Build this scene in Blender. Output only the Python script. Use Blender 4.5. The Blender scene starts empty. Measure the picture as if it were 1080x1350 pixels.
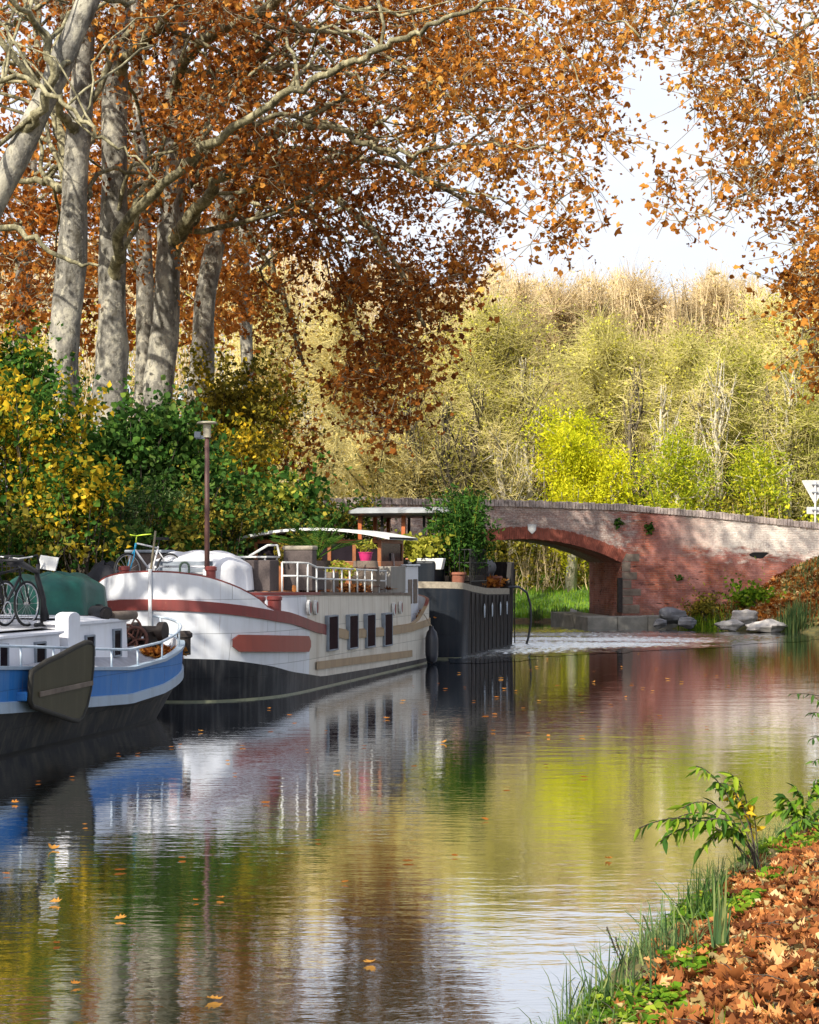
import bpy, math, random
import numpy as np
from mathutils import Vector, Matrix

sc = bpy.context.scene
R_ = math.radians
F, H, CX, HY = 2250.0, 2.6, 540.0, 737.0

# ------------------------------------------------------------------ camera
cam_d = bpy.data.cameras.new("camera")
cam = bpy.data.objects.new("camera", cam_d)
sc.collection.objects.link(cam)
cam.location = (0, 0, H)
cam.rotation_euler = (R_(90), 0, 0)
cam_d.sensor_fit = 'HORIZONTAL'
cam_d.sensor_width = 36
cam_d.lens = 36 * F / 1080
cam_d.shift_y = (HY - 675) / 1080
cam_d.clip_start = 0.1
cam_d.clip_end = 3000
sc.camera = cam

# ------------------------------------------------------------------ sun and sky
SUN_DIR = Vector((-0.50, -0.84, 0.76)).normalized()      # towards the sun
sun_d = bpy.data.lights.new("sun", 'SUN')
sun_d.energy = 5.0
sun_d.angle = R_(0.5)
sun_d.color = (1.0, 0.93, 0.80)
sun = bpy.data.objects.new("sun", sun_d)
sc.collection.objects.link(sun)
sun.rotation_euler = SUN_DIR.to_track_quat('Z', 'Y').to_euler()

w = bpy.data.worlds.new("World")
sc.world = w
w.use_nodes = True
nt = w.node_tree
for n in list(nt.nodes):
    nt.nodes.remove(n)
wo = nt.nodes.new('ShaderNodeOutputWorld')
bg = nt.nodes.new('ShaderNodeBackground')
sky = nt.nodes.new('ShaderNodeTexSky')
sky.sky_type = 'NISHITA'
sky.sun_disc = False
sky.sun_elevation = math.asin(SUN_DIR.z)
sky.sun_rotation = math.atan2(SUN_DIR.x, SUN_DIR.y)
sky.air_density = 1.0
sky.dust_density = 2.0
tc = nt.nodes.new('ShaderNodeTexCoord')
mp = nt.nodes.new('ShaderNodeMapping')
mp.inputs['Scale'].default_value = (1.0, 1.0, 2.6)
ns = nt.nodes.new('ShaderNodeTexNoise')
ns.inputs['Scale'].default_value = 2.2
ns.inputs['Detail'].default_value = 7
ns.inputs['Roughness'].default_value = 0.55
cr = nt.nodes.new('ShaderNodeValToRGB')
cr.color_ramp.elements[0].position = 0.34
cr.color_ramp.elements[1].position = 0.60
cr.color_ramp.elements[0].color = (0.62, 0.62, 0.62, 1)
mx = nt.nodes.new('ShaderNodeMixRGB')
mx.inputs['Color2'].default_value = (4.7, 4.85, 5.3, 1)
nt.links.new(tc.outputs['Generated'], mp.inputs['Vector'])
nt.links.new(mp.outputs[0], ns.inputs['Vector'])
nt.links.new(ns.outputs['Fac'], cr.inputs[0])
sepw = nt.nodes.new('ShaderNodeVectorMath'); sepw.operation = 'DOT_PRODUCT'
sepw.inputs[1].default_value = (0.10, 0.96, 0.24)
nt.links.new(tc.outputs['Generated'], sepw.inputs[0])
mrw = nt.nodes.new('ShaderNodeMapRange')
mrw.inputs['From Min'].default_value = 0.10; mrw.inputs['From Max'].default_value = 0.80
mrw.inputs['To Min'].default_value = 0.42; mrw.inputs['To Max'].default_value = 1.0
nt.links.new(sepw.outputs['Value'], mrw.inputs['Value'])
mwm = nt.nodes.new('ShaderNodeMath'); mwm.operation = 'MULTIPLY'
nt.links.new(cr.outputs[0], mwm.inputs[0]); nt.links.new(mrw.outputs[0], mwm.inputs[1])
nt.links.new(mwm.outputs[0], mx.inputs['Fac'])
nt.links.new(sky.outputs[0], mx.inputs['Color1'])
nt.links.new(mx.outputs[0], bg.inputs[0])
bg.inputs[1].default_value = 0.15
nt.links.new(bg.outputs[0], wo.inputs[0])

sc.view_settings.view_transform = 'Standard'
sc.view_settings.look = 'None'
sc.view_settings.gamma = 1
sc.view_settings.exposure = 0.54
sc.cycles.max_bounces = 6
sc.cycles.diffuse_bounces = 3
sc.cycles.glossy_bounces = 3
sc.cycles.transmission_bounces = 3
sc.cycles.use_denoising = True
sc.cycles.caustics_reflective = False

rng = np.random.default_rng(11)
random.seed(5)

# ------------------------------------------------------------------ helpers
def P(px, py, d):
    return Vector(((px - CX) / F * d, d, H - (py - HY) / F * d))

CA, SA = math.cos(R_(15)), math.sin(R_(15))
def B(s, r, z):                      # boat frame: s along the canal, r across it
    return Vector((s * SA + r * CA, s * CA - r * SA, z))

BQ = Vector((7.96, 64.0, 0))
BE = Vector((0.9903, 0.139, 0))
BN = Vector((-0.139, 0.9903, 0))
def BR(t, wd, z):                    # bridge frame: t along the face, wd into it
    return BQ + BE * t + BN * wd + Vector((0, 0, z))

def interp(x, xs, ys):
    return float(np.interp(x, xs, ys))

class MB:
    def __init__(self):
        self.v, self.f, self.m = [], [], []
    def add(self, vs, fs, mi=0):
        o = len(self.v)
        self.v += [tuple(p) for p in vs]
        self.f += [tuple(i + o for i in f) for f in fs]
        self.m += [mi] * len(fs)
    def box(self, a0, a1, b0, b1, c0, c1, fr=None, mi=0):
        fr = fr or (lambda a, b, c: Vector((a, b, c)))
        vs = [fr(a, b, c) for c in (c0, c1) for b in (b0, b1) for a in (a0, a1)]
        self.add(vs, [(0, 2, 3, 1), (4, 5, 7, 6), (0, 1, 5, 4), (2, 6, 7, 3), (0, 4, 6, 2), (1, 3, 7, 5)], mi)
    def tube(self, pts, r, n=8, mi=0, closed=False, caps=True):
        pts = [Vector(p) for p in pts]
        k = len(pts)
        rr = list(r) if hasattr(r, '__len__') else [r] * k
        rings = []
        prev = None
        for i, p in enumerate(pts):
            if closed:
                t = pts[(i + 1) % k] - pts[i - 1]
            else:
                t = pts[min(i + 1, k - 1)] - pts[max(i - 1, 0)]
            t.normalize()
            if prev is None:
                a = Vector((0, 0, 1)) if abs(t.z) < 0.9 else Vector((1, 0, 0))
                u = t.cross(a).normalized()
            else:
                u = (prev - t * prev.dot(t)).normalized()
            prev = u
            v_ = t.cross(u)
            rings.append([p + (u * math.cos(2 * math.pi * j / n) + v_ * math.sin(2 * math.pi * j / n)) * rr[i] for j in range(n)])
        vs = [q for ring in rings for q in ring]
        fs = []
        for i in range(k if closed else k - 1):
            a, b = i * n, ((i + 1) % k) * n
            for j in range(n):
                fs.append((a + j, a + (j + 1) % n, b + (j + 1) % n, b + j))
        if caps and not closed:
            fs.append(tuple(range(n - 1, -1, -1)))
            fs.append(tuple((k - 1) * n + j for j in range(n)))
        self.add(vs, fs, mi)
    def ring(self, c, ax, R, r, n=24, m=6, mi=0):
        c = Vector(c); ax = Vector(ax).normalized()
        a = Vector((0, 0, 1)) if abs(ax.z) < 0.9 else Vector((1, 0, 0))
        u = ax.cross(a).normalized(); v_ = ax.cross(u)
        self.tube([c + (u * math.cos(2 * math.pi * i / n) + v_ * math.sin(2 * math.pi * i / n)) * R for i in range(n)], r, m, mi, closed=True)
    def prism(self, outline, off, mi=0):
        n = len(outline)
        off = Vector(off)
        vs = [Vector(p) for p in outline] + [Vector(p) + off for p in outline]
        fs = [tuple(range(n - 1, -1, -1)), tuple(range(n, 2 * n))]
        for i in range(n):
            j = (i + 1) % n
            fs.append((i, j, n + j, n + i))
        self.add(vs, fs, mi)
    def lathe(self, c, prof, n=16, mi=0):
        c = Vector(c)
        vs, fs = [], []
        for (r, z) in prof:
            for j in range(n):
                a = 2 * math.pi * j / n
                vs.append(c + Vector((r * math.cos(a), r * math.sin(a), z)))
        k = len(prof)
        for i in range(k - 1):
            for j in range(n):
                fs.append((i * n + j, i * n + (j + 1) % n, (i + 1) * n + (j + 1) % n, (i + 1) * n + j))
        fs.append(tuple(range(n - 1, -1, -1)))
        fs.append(tuple((k - 1) * n + j for j in range(n)))
        self.add(vs, fs, mi)
    def build(self, name, mats, parent=None, smooth=False, bevel=0, auto=None, uv=None):
        me = bpy.data.meshes.new(name)
        off = Vector(parent_loc(parent))
        me.from_pydata([(a - off.x, b - off.y, c - off.z) for a, b, c in self.v], [], self.f)
        if not isinstance(mats, (list, tuple)):
            mats = [mats]
        for m in mats:
            me.materials.append(m)
        if len(mats) > 1:
            me.polygons.foreach_set('material_index', self.m)
        if smooth:
            me.polygons.foreach_set('use_smooth', [True] * len(self.f))
        me.update()
        ob = bpy.data.objects.new(name, me)
        sc.collection.objects.link(ob)
        if parent is not None:
            ob.parent = parent
        if smooth and auto:
            try:
                me.set_sharp_from_angle(angle=R_(auto))
            except Exception:
                pass
        if bevel:
            b = ob.modifiers.new('bevel', 'BEVEL')
            b.width = bevel; b.segments = 2; b.limit_method = 'ANGLE'
        return ob

def parent_loc(p):
    l = Vector((0, 0, 0))
    while p is not None:
        l += p.location
        p = p.parent
    return l

def tag(o, label=None, cat=None, group=None, kind=None):
    if label: o['label'] = label
    if cat: o['category'] = cat
    if group: o['group'] = group
    if kind: o['kind'] = kind
    return o

def thing(name, label, cat, loc=(0, 0, 0), group=None):
    o = bpy.data.objects.new(name, None)
    o.empty_display_size = 0.2
    sc.collection.objects.link(o)
    o.location = loc
    return tag(o, label, cat, group)

def copy_tree(o, parent=None):
    c = o.copy()
    sc.collection.objects.link(c)
    if parent is not None:
        c.parent = parent
    for ch in list(o.children):
        copy_tree(ch, c)
    return c

# ------------------------------------------------------------------ materials
def new_mat(name):
    m = bpy.data.materials.new(name)
    m.use_nodes = True
    t = m.node_tree
    b = t.nodes.get('Principled BSDF')
    return m, t, b

def N(t, kind, **kw):
    n = t.nodes.new(kind)
    for k, v in kw.items():
        if k in n.inputs.keys():
            n.inputs[k].default_value = v
        else:
            setattr(n, k, v)
    return n

def ramp(t, stops, src):
    n = t.nodes.new('ShaderNodeValToRGB')
    e = n.color_ramp.elements
    while len(e) < len(stops):
        e.new(0.5)
    for el, (p, c) in zip(e, stops):
        el.position = p
        el.color = (*c, 1) if len(c) == 3 else c
    t.links.new(src, n.inputs[0])
    return n.outputs[0]

def mixc(t, fac, a, b, mode='MIX'):
    n = t.nodes.new('ShaderNodeMixRGB')
    n.blend_type = mode
    for s, x in ((0, fac), (1, a), (2, b)):
        if isinstance(x, (int, float)):
            n.inputs[s].default_value = x
        elif isinstance(x, tuple):
            n.inputs[s].default_value = (*x, 1)
        else:
            t.links.new(x, n.inputs[s])
    return n.outputs[0]

def noise(t, scale, detail=4, vec=None, stretch=None, rough=0.6):
    n = N(t, 'ShaderNodeTexNoise', Scale=scale, Detail=detail, Roughness=rough)
    co = t.nodes.new('ShaderNodeTexCoord')
    src = co.outputs['Object'] if vec is None else vec
    if stretch:
        m = t.nodes.new('ShaderNodeMapping')
        m.inputs['Scale'].default_value = stretch
        t.links.new(src, m.inputs[0])
        src = m.outputs[0]
    t.links.new(src, n.inputs['Vector'])
    return n.outputs['Fac']

def bump(t, b, h, strength=0.3, dist=0.02):
    n = N(t, 'ShaderNodeBump', Strength=strength, Distance=dist)
    t.links.new(h, n.inputs['Height'])
    t.links.new(n.outputs[0], b.inputs['Normal'])

def simple(name, c, rough=0.6, var=0.25, scale=6, metal=0, bmp=0.1):
    m, t, b = new_mat(name)
    nz = noise(t, scale, 5)
    lo = tuple(x * (1 - var) for x in c)
    hi = tuple(min(1, x * (1 + var * 0.7)) for x in c)
    col = ramp(t, [(0.3, lo), (0.7, hi)], nz)
    t.links.new(col, b.inputs['Base Color'])
    b.inputs['Roughness'].default_value = rough
    b.inputs['Metallic'].default_value = metal
    if bmp:
        bump(t, b, noise(t, scale * 6, 3), bmp, 0.01)
    return m

def paint(name, c, stain, amount=0.5, rough=0.45, streak=(7, 7, 0.5), chips=None):
    m, t, b = new_mat(name)
    s1 = noise(t, 1.0, 6, stretch=streak)
    s2 = noise(t, 1.3, 5)
    f1 = ramp(t, [(0.48, (0, 0, 0)), (0.75, (amount,) * 3)], s1)
    f2 = ramp(t, [(0.45, (0, 0, 0)), (0.8, (amount * 0.6,) * 3)], s2)
    col = mixc(t, f1, c, stain)
    col = mixc(t, f2, col, stain)
    if chips:
        f3 = ramp(t, [(0.66, (0, 0, 0)), (0.70, (1, 1, 1))], noise(t, 5, 8, rough=0.75))
        col = mixc(t, f3, col, chips)
    t.links.new(col, b.inputs['Base Color'])
    b.inputs['Roughness'].default_value = rough
    bump(t, b, noise(t, 2.0, 4), 0.15, 0.03)
    return m

def hull_paint(name, c, stain, amount=.5, rough=.45, rust=(.22, .09, .035), ramt=.5, seam=.35, pl=(1.55, .62)):
    m, t, b = new_mat(name)
    co = t.nodes.new('ShaderNodeTexCoord')
    mp_ = t.nodes.new('ShaderNodeMapping'); mp_.inputs['Rotation'].default_value = (0, 0, R_(15))
    t.links.new(co.outputs['Object'], mp_.inputs[0])
    sp_ = t.nodes.new('ShaderNodeSeparateXYZ'); t.links.new(mp_.outputs[0], sp_.inputs[0])
    cb_ = t.nodes.new('ShaderNodeCombineXYZ')
    t.links.new(sp_.outputs[1], cb_.inputs[0]); t.links.new(sp_.outputs[2], cb_.inputs[1])
    bk = N(t, 'ShaderNodeTexBrick', Scale=1.0)
    bk.inputs['Brick Width'].default_value = pl[0]; bk.inputs['Row Height'].default_value = pl[1]
    bk.inputs['Mortar Size'].default_value = .006; bk.inputs['Mortar Smooth'].default_value = .4
    bk.inputs['Color1'].default_value = (1, 1, 1, 1); bk.inputs['Color2'].default_value = (.90, .90, .90, 1); bk.inputs['Mortar'].default_value = (1 - seam,) * 3 + (1,)
    t.links.new(cb_.outputs[0], bk.inputs['Vector'])
    s1 = noise(t, 1.0, 6, stretch=(7, 7, .45)); s2 = noise(t, 1.6, 6); s3 = noise(t, 1.0, 8, stretch=(16, 16, .8), rough=.7)
    col = mixc(t, 1.0, c, bk.outputs['Color'], 'MULTIPLY')
    col = mixc(t, ramp(t, [(.47, (0, 0, 0)), (.75, (amount,) * 3)], s1), col, stain)
    col = mixc(t, ramp(t, [(.45, (0, 0, 0)), (.8, (amount * .6,) * 3)], s2), col, stain)
    col = mixc(t, ramp(t, [(.60, (0, 0, 0)), (.72, (ramt,) * 3)], s3), col, rust)
    chip = noise(t, 9, 8, rough=.75)
    col = mixc(t, ramp(t, [(.70, (0, 0, 0)), (.73, (.8, .8, .8))], chip), col, rust)
    t.links.new(col, b.inputs['Base Color']); b.inputs['Roughness'].default_value = rough
    n = N(t, 'ShaderNodeBump', Strength=.6, Distance=.012); t.links.new(bk.outputs['Fac'], n.inputs['Height']); n.invert = True
    n2_ = N(t, 'ShaderNodeBump', Strength=.25, Distance=.05); t.links.new(noise(t, 1.4, 3), n2_.inputs['Height']); t.links.new(n.outputs[0], n2_.inputs['Normal'])
    t.links.new(n2_.outputs[0], b.inputs['Normal'])
    return m

def leafmat(name, stops, trans=0.4, attr='rnd'):
    m = bpy.data.materials.new(name)
    m.use_nodes = True
    t = m.node_tree
    for n in list(t.nodes):
        t.nodes.remove(n)
    out = t.nodes.new('ShaderNodeOutputMaterial')
    a = t.nodes.new('ShaderNodeAttribute')
    a.attribute_name = attr
    col = ramp(t, stops, a.outputs['Fac'])
    d = t.nodes.new('ShaderNodeBsdfDiffuse')
    tr = t.nodes.new('ShaderNodeBsdfTranslucent')
    mxs = t.nodes.new('ShaderNodeMixShader')
    mxs.inputs[0].default_value = trans
    t.links.new(col, d.inputs[0]); t.links.new(col, tr.inputs[0])
    t.links.new(d.outputs[0], mxs.inputs[1]); t.links.new(tr.outputs[0], mxs.inputs[2])
    t.links.new(mxs.outputs[0], out.inputs[0])
    return m

M = {}
M['leaf_brown'] = leafmat('leaf_brown', [(0.0, (.14, .045, .015)), (.40, (.33, .11, .026)), (.76, (.62, .235, .045)), (1, (.80, .40, .09))], .5)
M['leaf_dark'] = leafmat('leaf_dark', [(0.0, (.12, .040, .015)), (.4, (.32, .108, .024)), (.8, (.54, .20, .04)), (1, (.70, .32, .07))], .5)
M['leaf_orange'] = leafmat('leaf_orange', [(0.0, (.17, .05, .015)), (.4, (.40, .13, .025)), (.8, (.62, .25, .05)), (1, (.75, .40, .10))], .45)
M['leaf_gold'] = leafmat('leaf_gold', [(0.0, (.19, .07, .017)), (.35, (.50, .19, .034)), (.75, (.76, .35, .065)), (1, (.86, .52, .13))], .5)
M['leaf_litter'] = leafmat('leaf_litter', [(0.0, (.07, .024, .012)), (.3, (.21, .075, .03)), (.65, (.42, .155, .048)), (.88, (.56, .25, .085)), (1, (.68, .40, .18))], .2)
M['leaf_green'] = leafmat('leaf_green', [(0.0, (.018, .050, .012)), (.5, (.055, .14, .026)), (.9, (.13, .25, .04)), (1, (.28, .32, .05))], .4)
M['leaf_deep'] = leafmat('leaf_deep', [(0.0, (.020, .052, .016)), (.6, (.066, .140, .032)), (1, (.16, .25, .055))], .4)
M['leaf_yellow'] = leafmat('leaf_yellow', [(0.0, (.16, .17, .018)), (.35, (.42, .34, .025)), (.7, (.74, .48, .03)), (1, (.88, .62, .06))], .45)
M['leaf_olive'] = leafmat('leaf_olive', [(0.0, (.07, .075, .016)), (.5, (.19, .17, .03)), (1, (.46, .36, .05))], .4)
M['leaf_bright'] = leafmat('leaf_bright', [(0.0, (.38, .44, .02)), (.4, (.70, .72, .03)), (1, (.92, .84, .05))], .5)
M['leaf_lime'] = leafmat('leaf_lime', [(0.0, (.16, .18, .025)), (.5, (.38, .39, .05)), (1, (.62, .58, .10))], .45)
M['leaf_straw'] = leafmat('leaf_straw', [(0.0, (.56, .43, .10)), (.5, (.88, .71, .24)), (1, (.96, .85, .44))], .45)
M['leaf_khaki'] = leafmat('leaf_khaki', [(0.0, (.27, .28, .03)), (.5, (.64, .60, .085)), (1, (.88, .80, .18))], .42)
M['leaf_tan'] = leafmat('leaf_tan', [(0.0, (.44, .33, .13)), (.5, (.72, .56, .26)), (1, (.88, .70, .38))], .4)
M['grass'] = leafmat('grass', [(0.0, (.05, .12, .02)), (.5, (.15, .32, .03)), (1, (.34, .48, .06))], .4)
M['reed'] = leafmat('reed', [(0.0, (.05, .10, .04)), (.5, (.11, .19, .07)), (1, (.30, .34, .12))], .35)
M['weed'] = leafmat('weed', [(0.0, (.05, .12, .015)), (.5, (.14, .28, .02)), (1, (.34, .42, .04))], .4)

def bark(name, cols, scale=3.0):
    m, t, b = new_mat(name)
    v = noise(t, scale, 6, stretch=(1, 1, 0.5), rough=0.7)
    v2 = noise(t, scale * 2.6, 4, stretch=(1, 1, 0.6), rough=0.7)
    col = ramp(t, [(0.36, cols[0]), (0.44, cols[1]), (0.53, cols[2]), (0.60, cols[3])], v)
    f = ramp(t, [(.57, (0, 0, 0)), (.61, (.8, .8, .8))], v2)
    col = mixc(t, f, col, cols[3])
    f = ramp(t, [(.36, (.7, .7, .7)), (.41, (0, 0, 0))], v2)
    col = mixc(t, f, col, cols[0])
    fine = noise(t, 30, 4)
    col = mixc(t, 0.25, col, fine, 'MULTIPLY')
    t.links.new(col, b.inputs['Base Color'])
    b.inputs['Roughness'].default_value = 0.9
    bump(t, b, noise(t, scale * 4, 6), 0.6, 0.05)
    return m
M['bark_plane'] = bark('bark_plane', [(.08, .07, .05), (.165, .155, .13), (.26, .245, .21), (.45, .42, .33)], 2.2)
M['bark_limb'] = bark('bark_limb', [(.07, .062, .036), (.14, .125, .068), (.24, .215, .12), (.42, .38, .23)], 3.5)  # yellower than the trunk bark: sunlit tone of the limbs put into colour
M['bark_dark'] = bark('bark_dark', [(.05, .04, .03), (.10, .085, .06), (.16, .13, .09), (.24, .2, .14)], 4)
M['bark_pale'] = bark('bark_pale', [(.28, .24, .16), (.42, .37, .26), (.55, .5, .38), (.7, .65, .52)], 4)
M['twig'] = simple('twig', (.26, .22, .14), .9, .4, 4, bmp=0)
M['twig_dark'] = simple('twig_dark', (.07, .055, .04), .9, .4, 4, bmp=0)
M['twig_straw'] = simple('twig_straw', (.74, .63, .26), .9, .4, .5, bmp=0)
M['twig_khaki'] = simple('twig_khaki', (.56, .50, .17), .9, .45, .5, bmp=0)
M['twig_tan'] = simple('twig_tan', (.66, .51, .29), .9, .4, .5, bmp=0)

M['white'] = hull_paint('white_hull_paint', (.74, .76, .80), (.46, .46, .45), .40, ramt=.40, seam=.5)
M['cream'] = hull_paint('white_paint_shaded_side', (.72, .67, .57), (.38, .31, .22), .6, ramt=.5, seam=.5)  # same white toned warmer and darker: the side's shade put into colour
M['maroon'] = paint('maroon_paint', (.20, .035, .03), (.10, .03, .025), .6, chips=(.26, .12, .07))
M['plaque'] = paint('plaque_paint', (.27, .055, .035), (.18, .04, .03), .4)
M['tan'] = paint('tan_band_paint', (.34, .24, .13), (.16, .10, .06), .7)
M['blackhull'] = hull_paint('black_hull_paint', (.013, .014, .017), (.10, .10, .10), .65, rust=(.10, .075, .055), ramt=.45, pl=(1.55, .42))
M['blackhull2'] = paint('tarred_hull', (.014, .013, .014), (.060, .052, .046), .7, streak=(10, 10, .25), rough=.6)
M['navy'] = hull_paint('navy_plate', (.009, .013, .020), (.032, .034, .038), .6, rust=(.05, .035, .028), ramt=.4)
M['blue'] = hull_paint('blue_strake_paint', (.026, .175, .50), (.14, .29, .50), .45, rust=(.20, .18, .17), ramt=.5, pl=(1.7, .9))
M['paleblue'] = paint('pale_blue_band', (.33, .42, .52), (.18, .2, .22), .5)
M['greyhull'] = hull_paint('tarred_grey_hull', (.032, .033, .036), (.14, .125, .095), .7, rough=.65, rust=(.15, .13, .085), ramt=.5, pl=(1.2, .36))
M['waterstain'] = paint('waterline_stain', (.26, .27, .17), (.10, .11, .07), .6)
M['cabin'] = hull_paint('cabin_white', (.72, .73, .78), (.50, .48, .47), .4, ramt=.3, seam=.15, pl=(2.2, 3))
M['deck'] = simple('deck_grey', (.40, .40, .43), .8, .3, 3)
M['darkdeck'] = simple('dark_deck', (.06, .06, .065), .8, .4, 3)
M['glass'] = simple('window_glass', (.018, .014, .018), .08, .3, 3, bmp=0)
M['glassred'] = simple('dark_red_glass', (.016, .005, .007), .6, .4, 5, bmp=0)
for k_ in ('glass', 'glassred'): M[k_].node_tree.nodes['Principled BSDF'].inputs['Specular IOR Level'].default_value = .03
M['rim'] = simple('window_rim', (.20, .23, .27), .5, .3, 5)
M['rail'] = simple('rail_white', (.66, .66, .64), .5, .2, 5)
M['railblue'] = simple('rail_pale_blue', (.50, .58, .66), .5, .25, 5)
M['leeboard'] = paint('leeboard_wood', (.050, .044, .022), (.085, .075, .04), .6, rough=.5)
M['leeedge'] = simple('leeboard_edge', (.03, .028, .024), .6, .3, 6)
M['winch'] = simple('winch_iron', (.035, .028, .026), .55, .4, 8)
M['rust'] = simple('rust', (.085, .032, .022), .8, .5, 10)
M['yellow'] = simple('yellow_plastic', (.75, .50, .03), .5, .2, 6)
M['greentarp'] = simple('green_tarp', (.004, .078, .058), .5, .4, 3, bmp=.5)
M['blacktarp'] = simple('black_tarp', (.022, .022, .026), .5, .4, 4, bmp=.5)
M['whitetarp'] = simple('white_tarp', (.68, .68, .70), .7, .12, 3, bmp=.4)
M['tyre'] = simple('tyre_rubber', (.02, .02, .02), .8, .3, 8)
M['chrome'] = simple('chrome', (.55, .55, .56), .3, .2, 8, metal=.8)
M['bikeblack'] = simple('bike_black', (.025, .025, .028), .4, .3, 8)
M['bikemaroon'] = simple('bike_maroon', (.10, .02, .03), .4, .3, 8)
M['bikewhite'] = simple('bike_white', (.65, .65, .66), .4, .2, 8)
M['bikeblue'] = simple('bike_cyan', (.02, .38, .65), .4, .2, 8)
M['bikelime'] = simple('bike_lime', (.55, .75, .05), .4, .2, 8)
M['pole'] = simple('pole_brown', (.105, .048, .040), .6, .35, 4)
M['lampdisc'] = simple('lamp_disc', (.50, .45, .33), .6, .3, 6)
M['wicker'] = simple('wicker_brown', (.085, .065, .06), .8, .3, 30, bmp=.4)
M['wickertop'] = simple('wicker_top', (.30, .26, .20), .8, .3, 12)
M['wood'] = simple('varnished_wood', (.26, .085, .025), .5, .4, 5)
M['oldwood'] = simple('old_wood', (.17, .13, .10), .85, .4, 6, bmp=.3)
M['greyplank'] = paint('grey_planks', (.27, .25, .22), (.15, .13, .11), .6, streak=(12, 12, .8), rough=.8)
M['roofwhite'] = simple('roof_white', (.62, .64, .64), .5, .2, 3)
M['roofgrey'] = simple('roof_grey', (.34, .36, .38), .35, .25, 3)
M['orangewood'] = simple('orange_wood', (.42, .11, .03), .45, .3, 5)
M['terracotta'] = simple('terracotta', (.27, .10, .06), .85, .3, 6)
M['pink'] = simple('pink_pot', (.55, .03, .16), .5, .2, 6)
M['bluepot'] = simple('blue_pot', (.03, .14, .32), .5, .2, 6)
M['whitepot'] = simple('white_pot', (.62, .62, .6), .6, .15, 6)
M['blackrail'] = simple('black_rail', (.016, .016, .016), .5, .3, 6)
M['rubber'] = simple('fender_rubber', (.012, .014, .022), .45, .3, 6)
M['rope'] = simple('rope', (.33, .27, .2), .9, .3, 30)
M['chairgrey'] = simple('chair_grey', (.42, .35, .35), .5, .2, 6)
M['signback'] = simple('sign_metal', (.50, .50, .49), .5, .15, 6)
M['stone'] = simple('boulder', (.44, .41, .38), .9, .35, 2.0, bmp=.8)
M['stonedark'] = simple('boulder_dark', (.17, .17, .18), .9, .4, 2.5, bmp=.8)

def rotmats(n, rg, tilt=None):
    """random rotations; tilt limits the leaf normal's angle from vertical"""
    q = rg.normal(size=(n, 4)); q /= np.linalg.norm(q, axis=1)[:, None]
    if tilt is not None:
        yaw = rg.uniform(0, 2 * np.pi, n); ax = rg.uniform(0, 2 * np.pi, n); th = np.abs(rg.normal(0, tilt, n))
        qy = np.stack([np.cos(yaw / 2), 0 * yaw, 0 * yaw, np.sin(yaw / 2)], 1)
        qt = np.stack([np.cos(th / 2), np.cos(ax) * np.sin(th / 2), np.sin(ax) * np.sin(th / 2), 0 * th], 1)
        a, b = qt, qy
        q = np.stack([a[:, 0]*b[:, 0]-a[:, 1]*b[:, 1]-a[:, 2]*b[:, 2]-a[:, 3]*b[:, 3],
                      a[:, 0]*b[:, 1]+a[:, 1]*b[:, 0]+a[:, 2]*b[:, 3]-a[:, 3]*b[:, 2],
                      a[:, 0]*b[:, 2]-a[:, 1]*b[:, 3]+a[:, 2]*b[:, 0]+a[:, 3]*b[:, 1],
                      a[:, 0]*b[:, 3]+a[:, 1]*b[:, 2]-a[:, 2]*b[:, 1]+a[:, 3]*b[:, 0]], 1)
    w_, x, y, z = q.T
    return np.stack([np.stack([1-2*(y*y+z*z), 2*(x*y-z*w_), 2*(x*z+y*w_)], 1),
                     np.stack([2*(x*y+z*w_), 1-2*(x*x+z*z), 2*(y*z-x*w_)], 1),
                     np.stack([2*(x*z-y*w_), 2*(y*z+x*w_), 1-2*(x*x+y*y)], 1)], 1)

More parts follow.
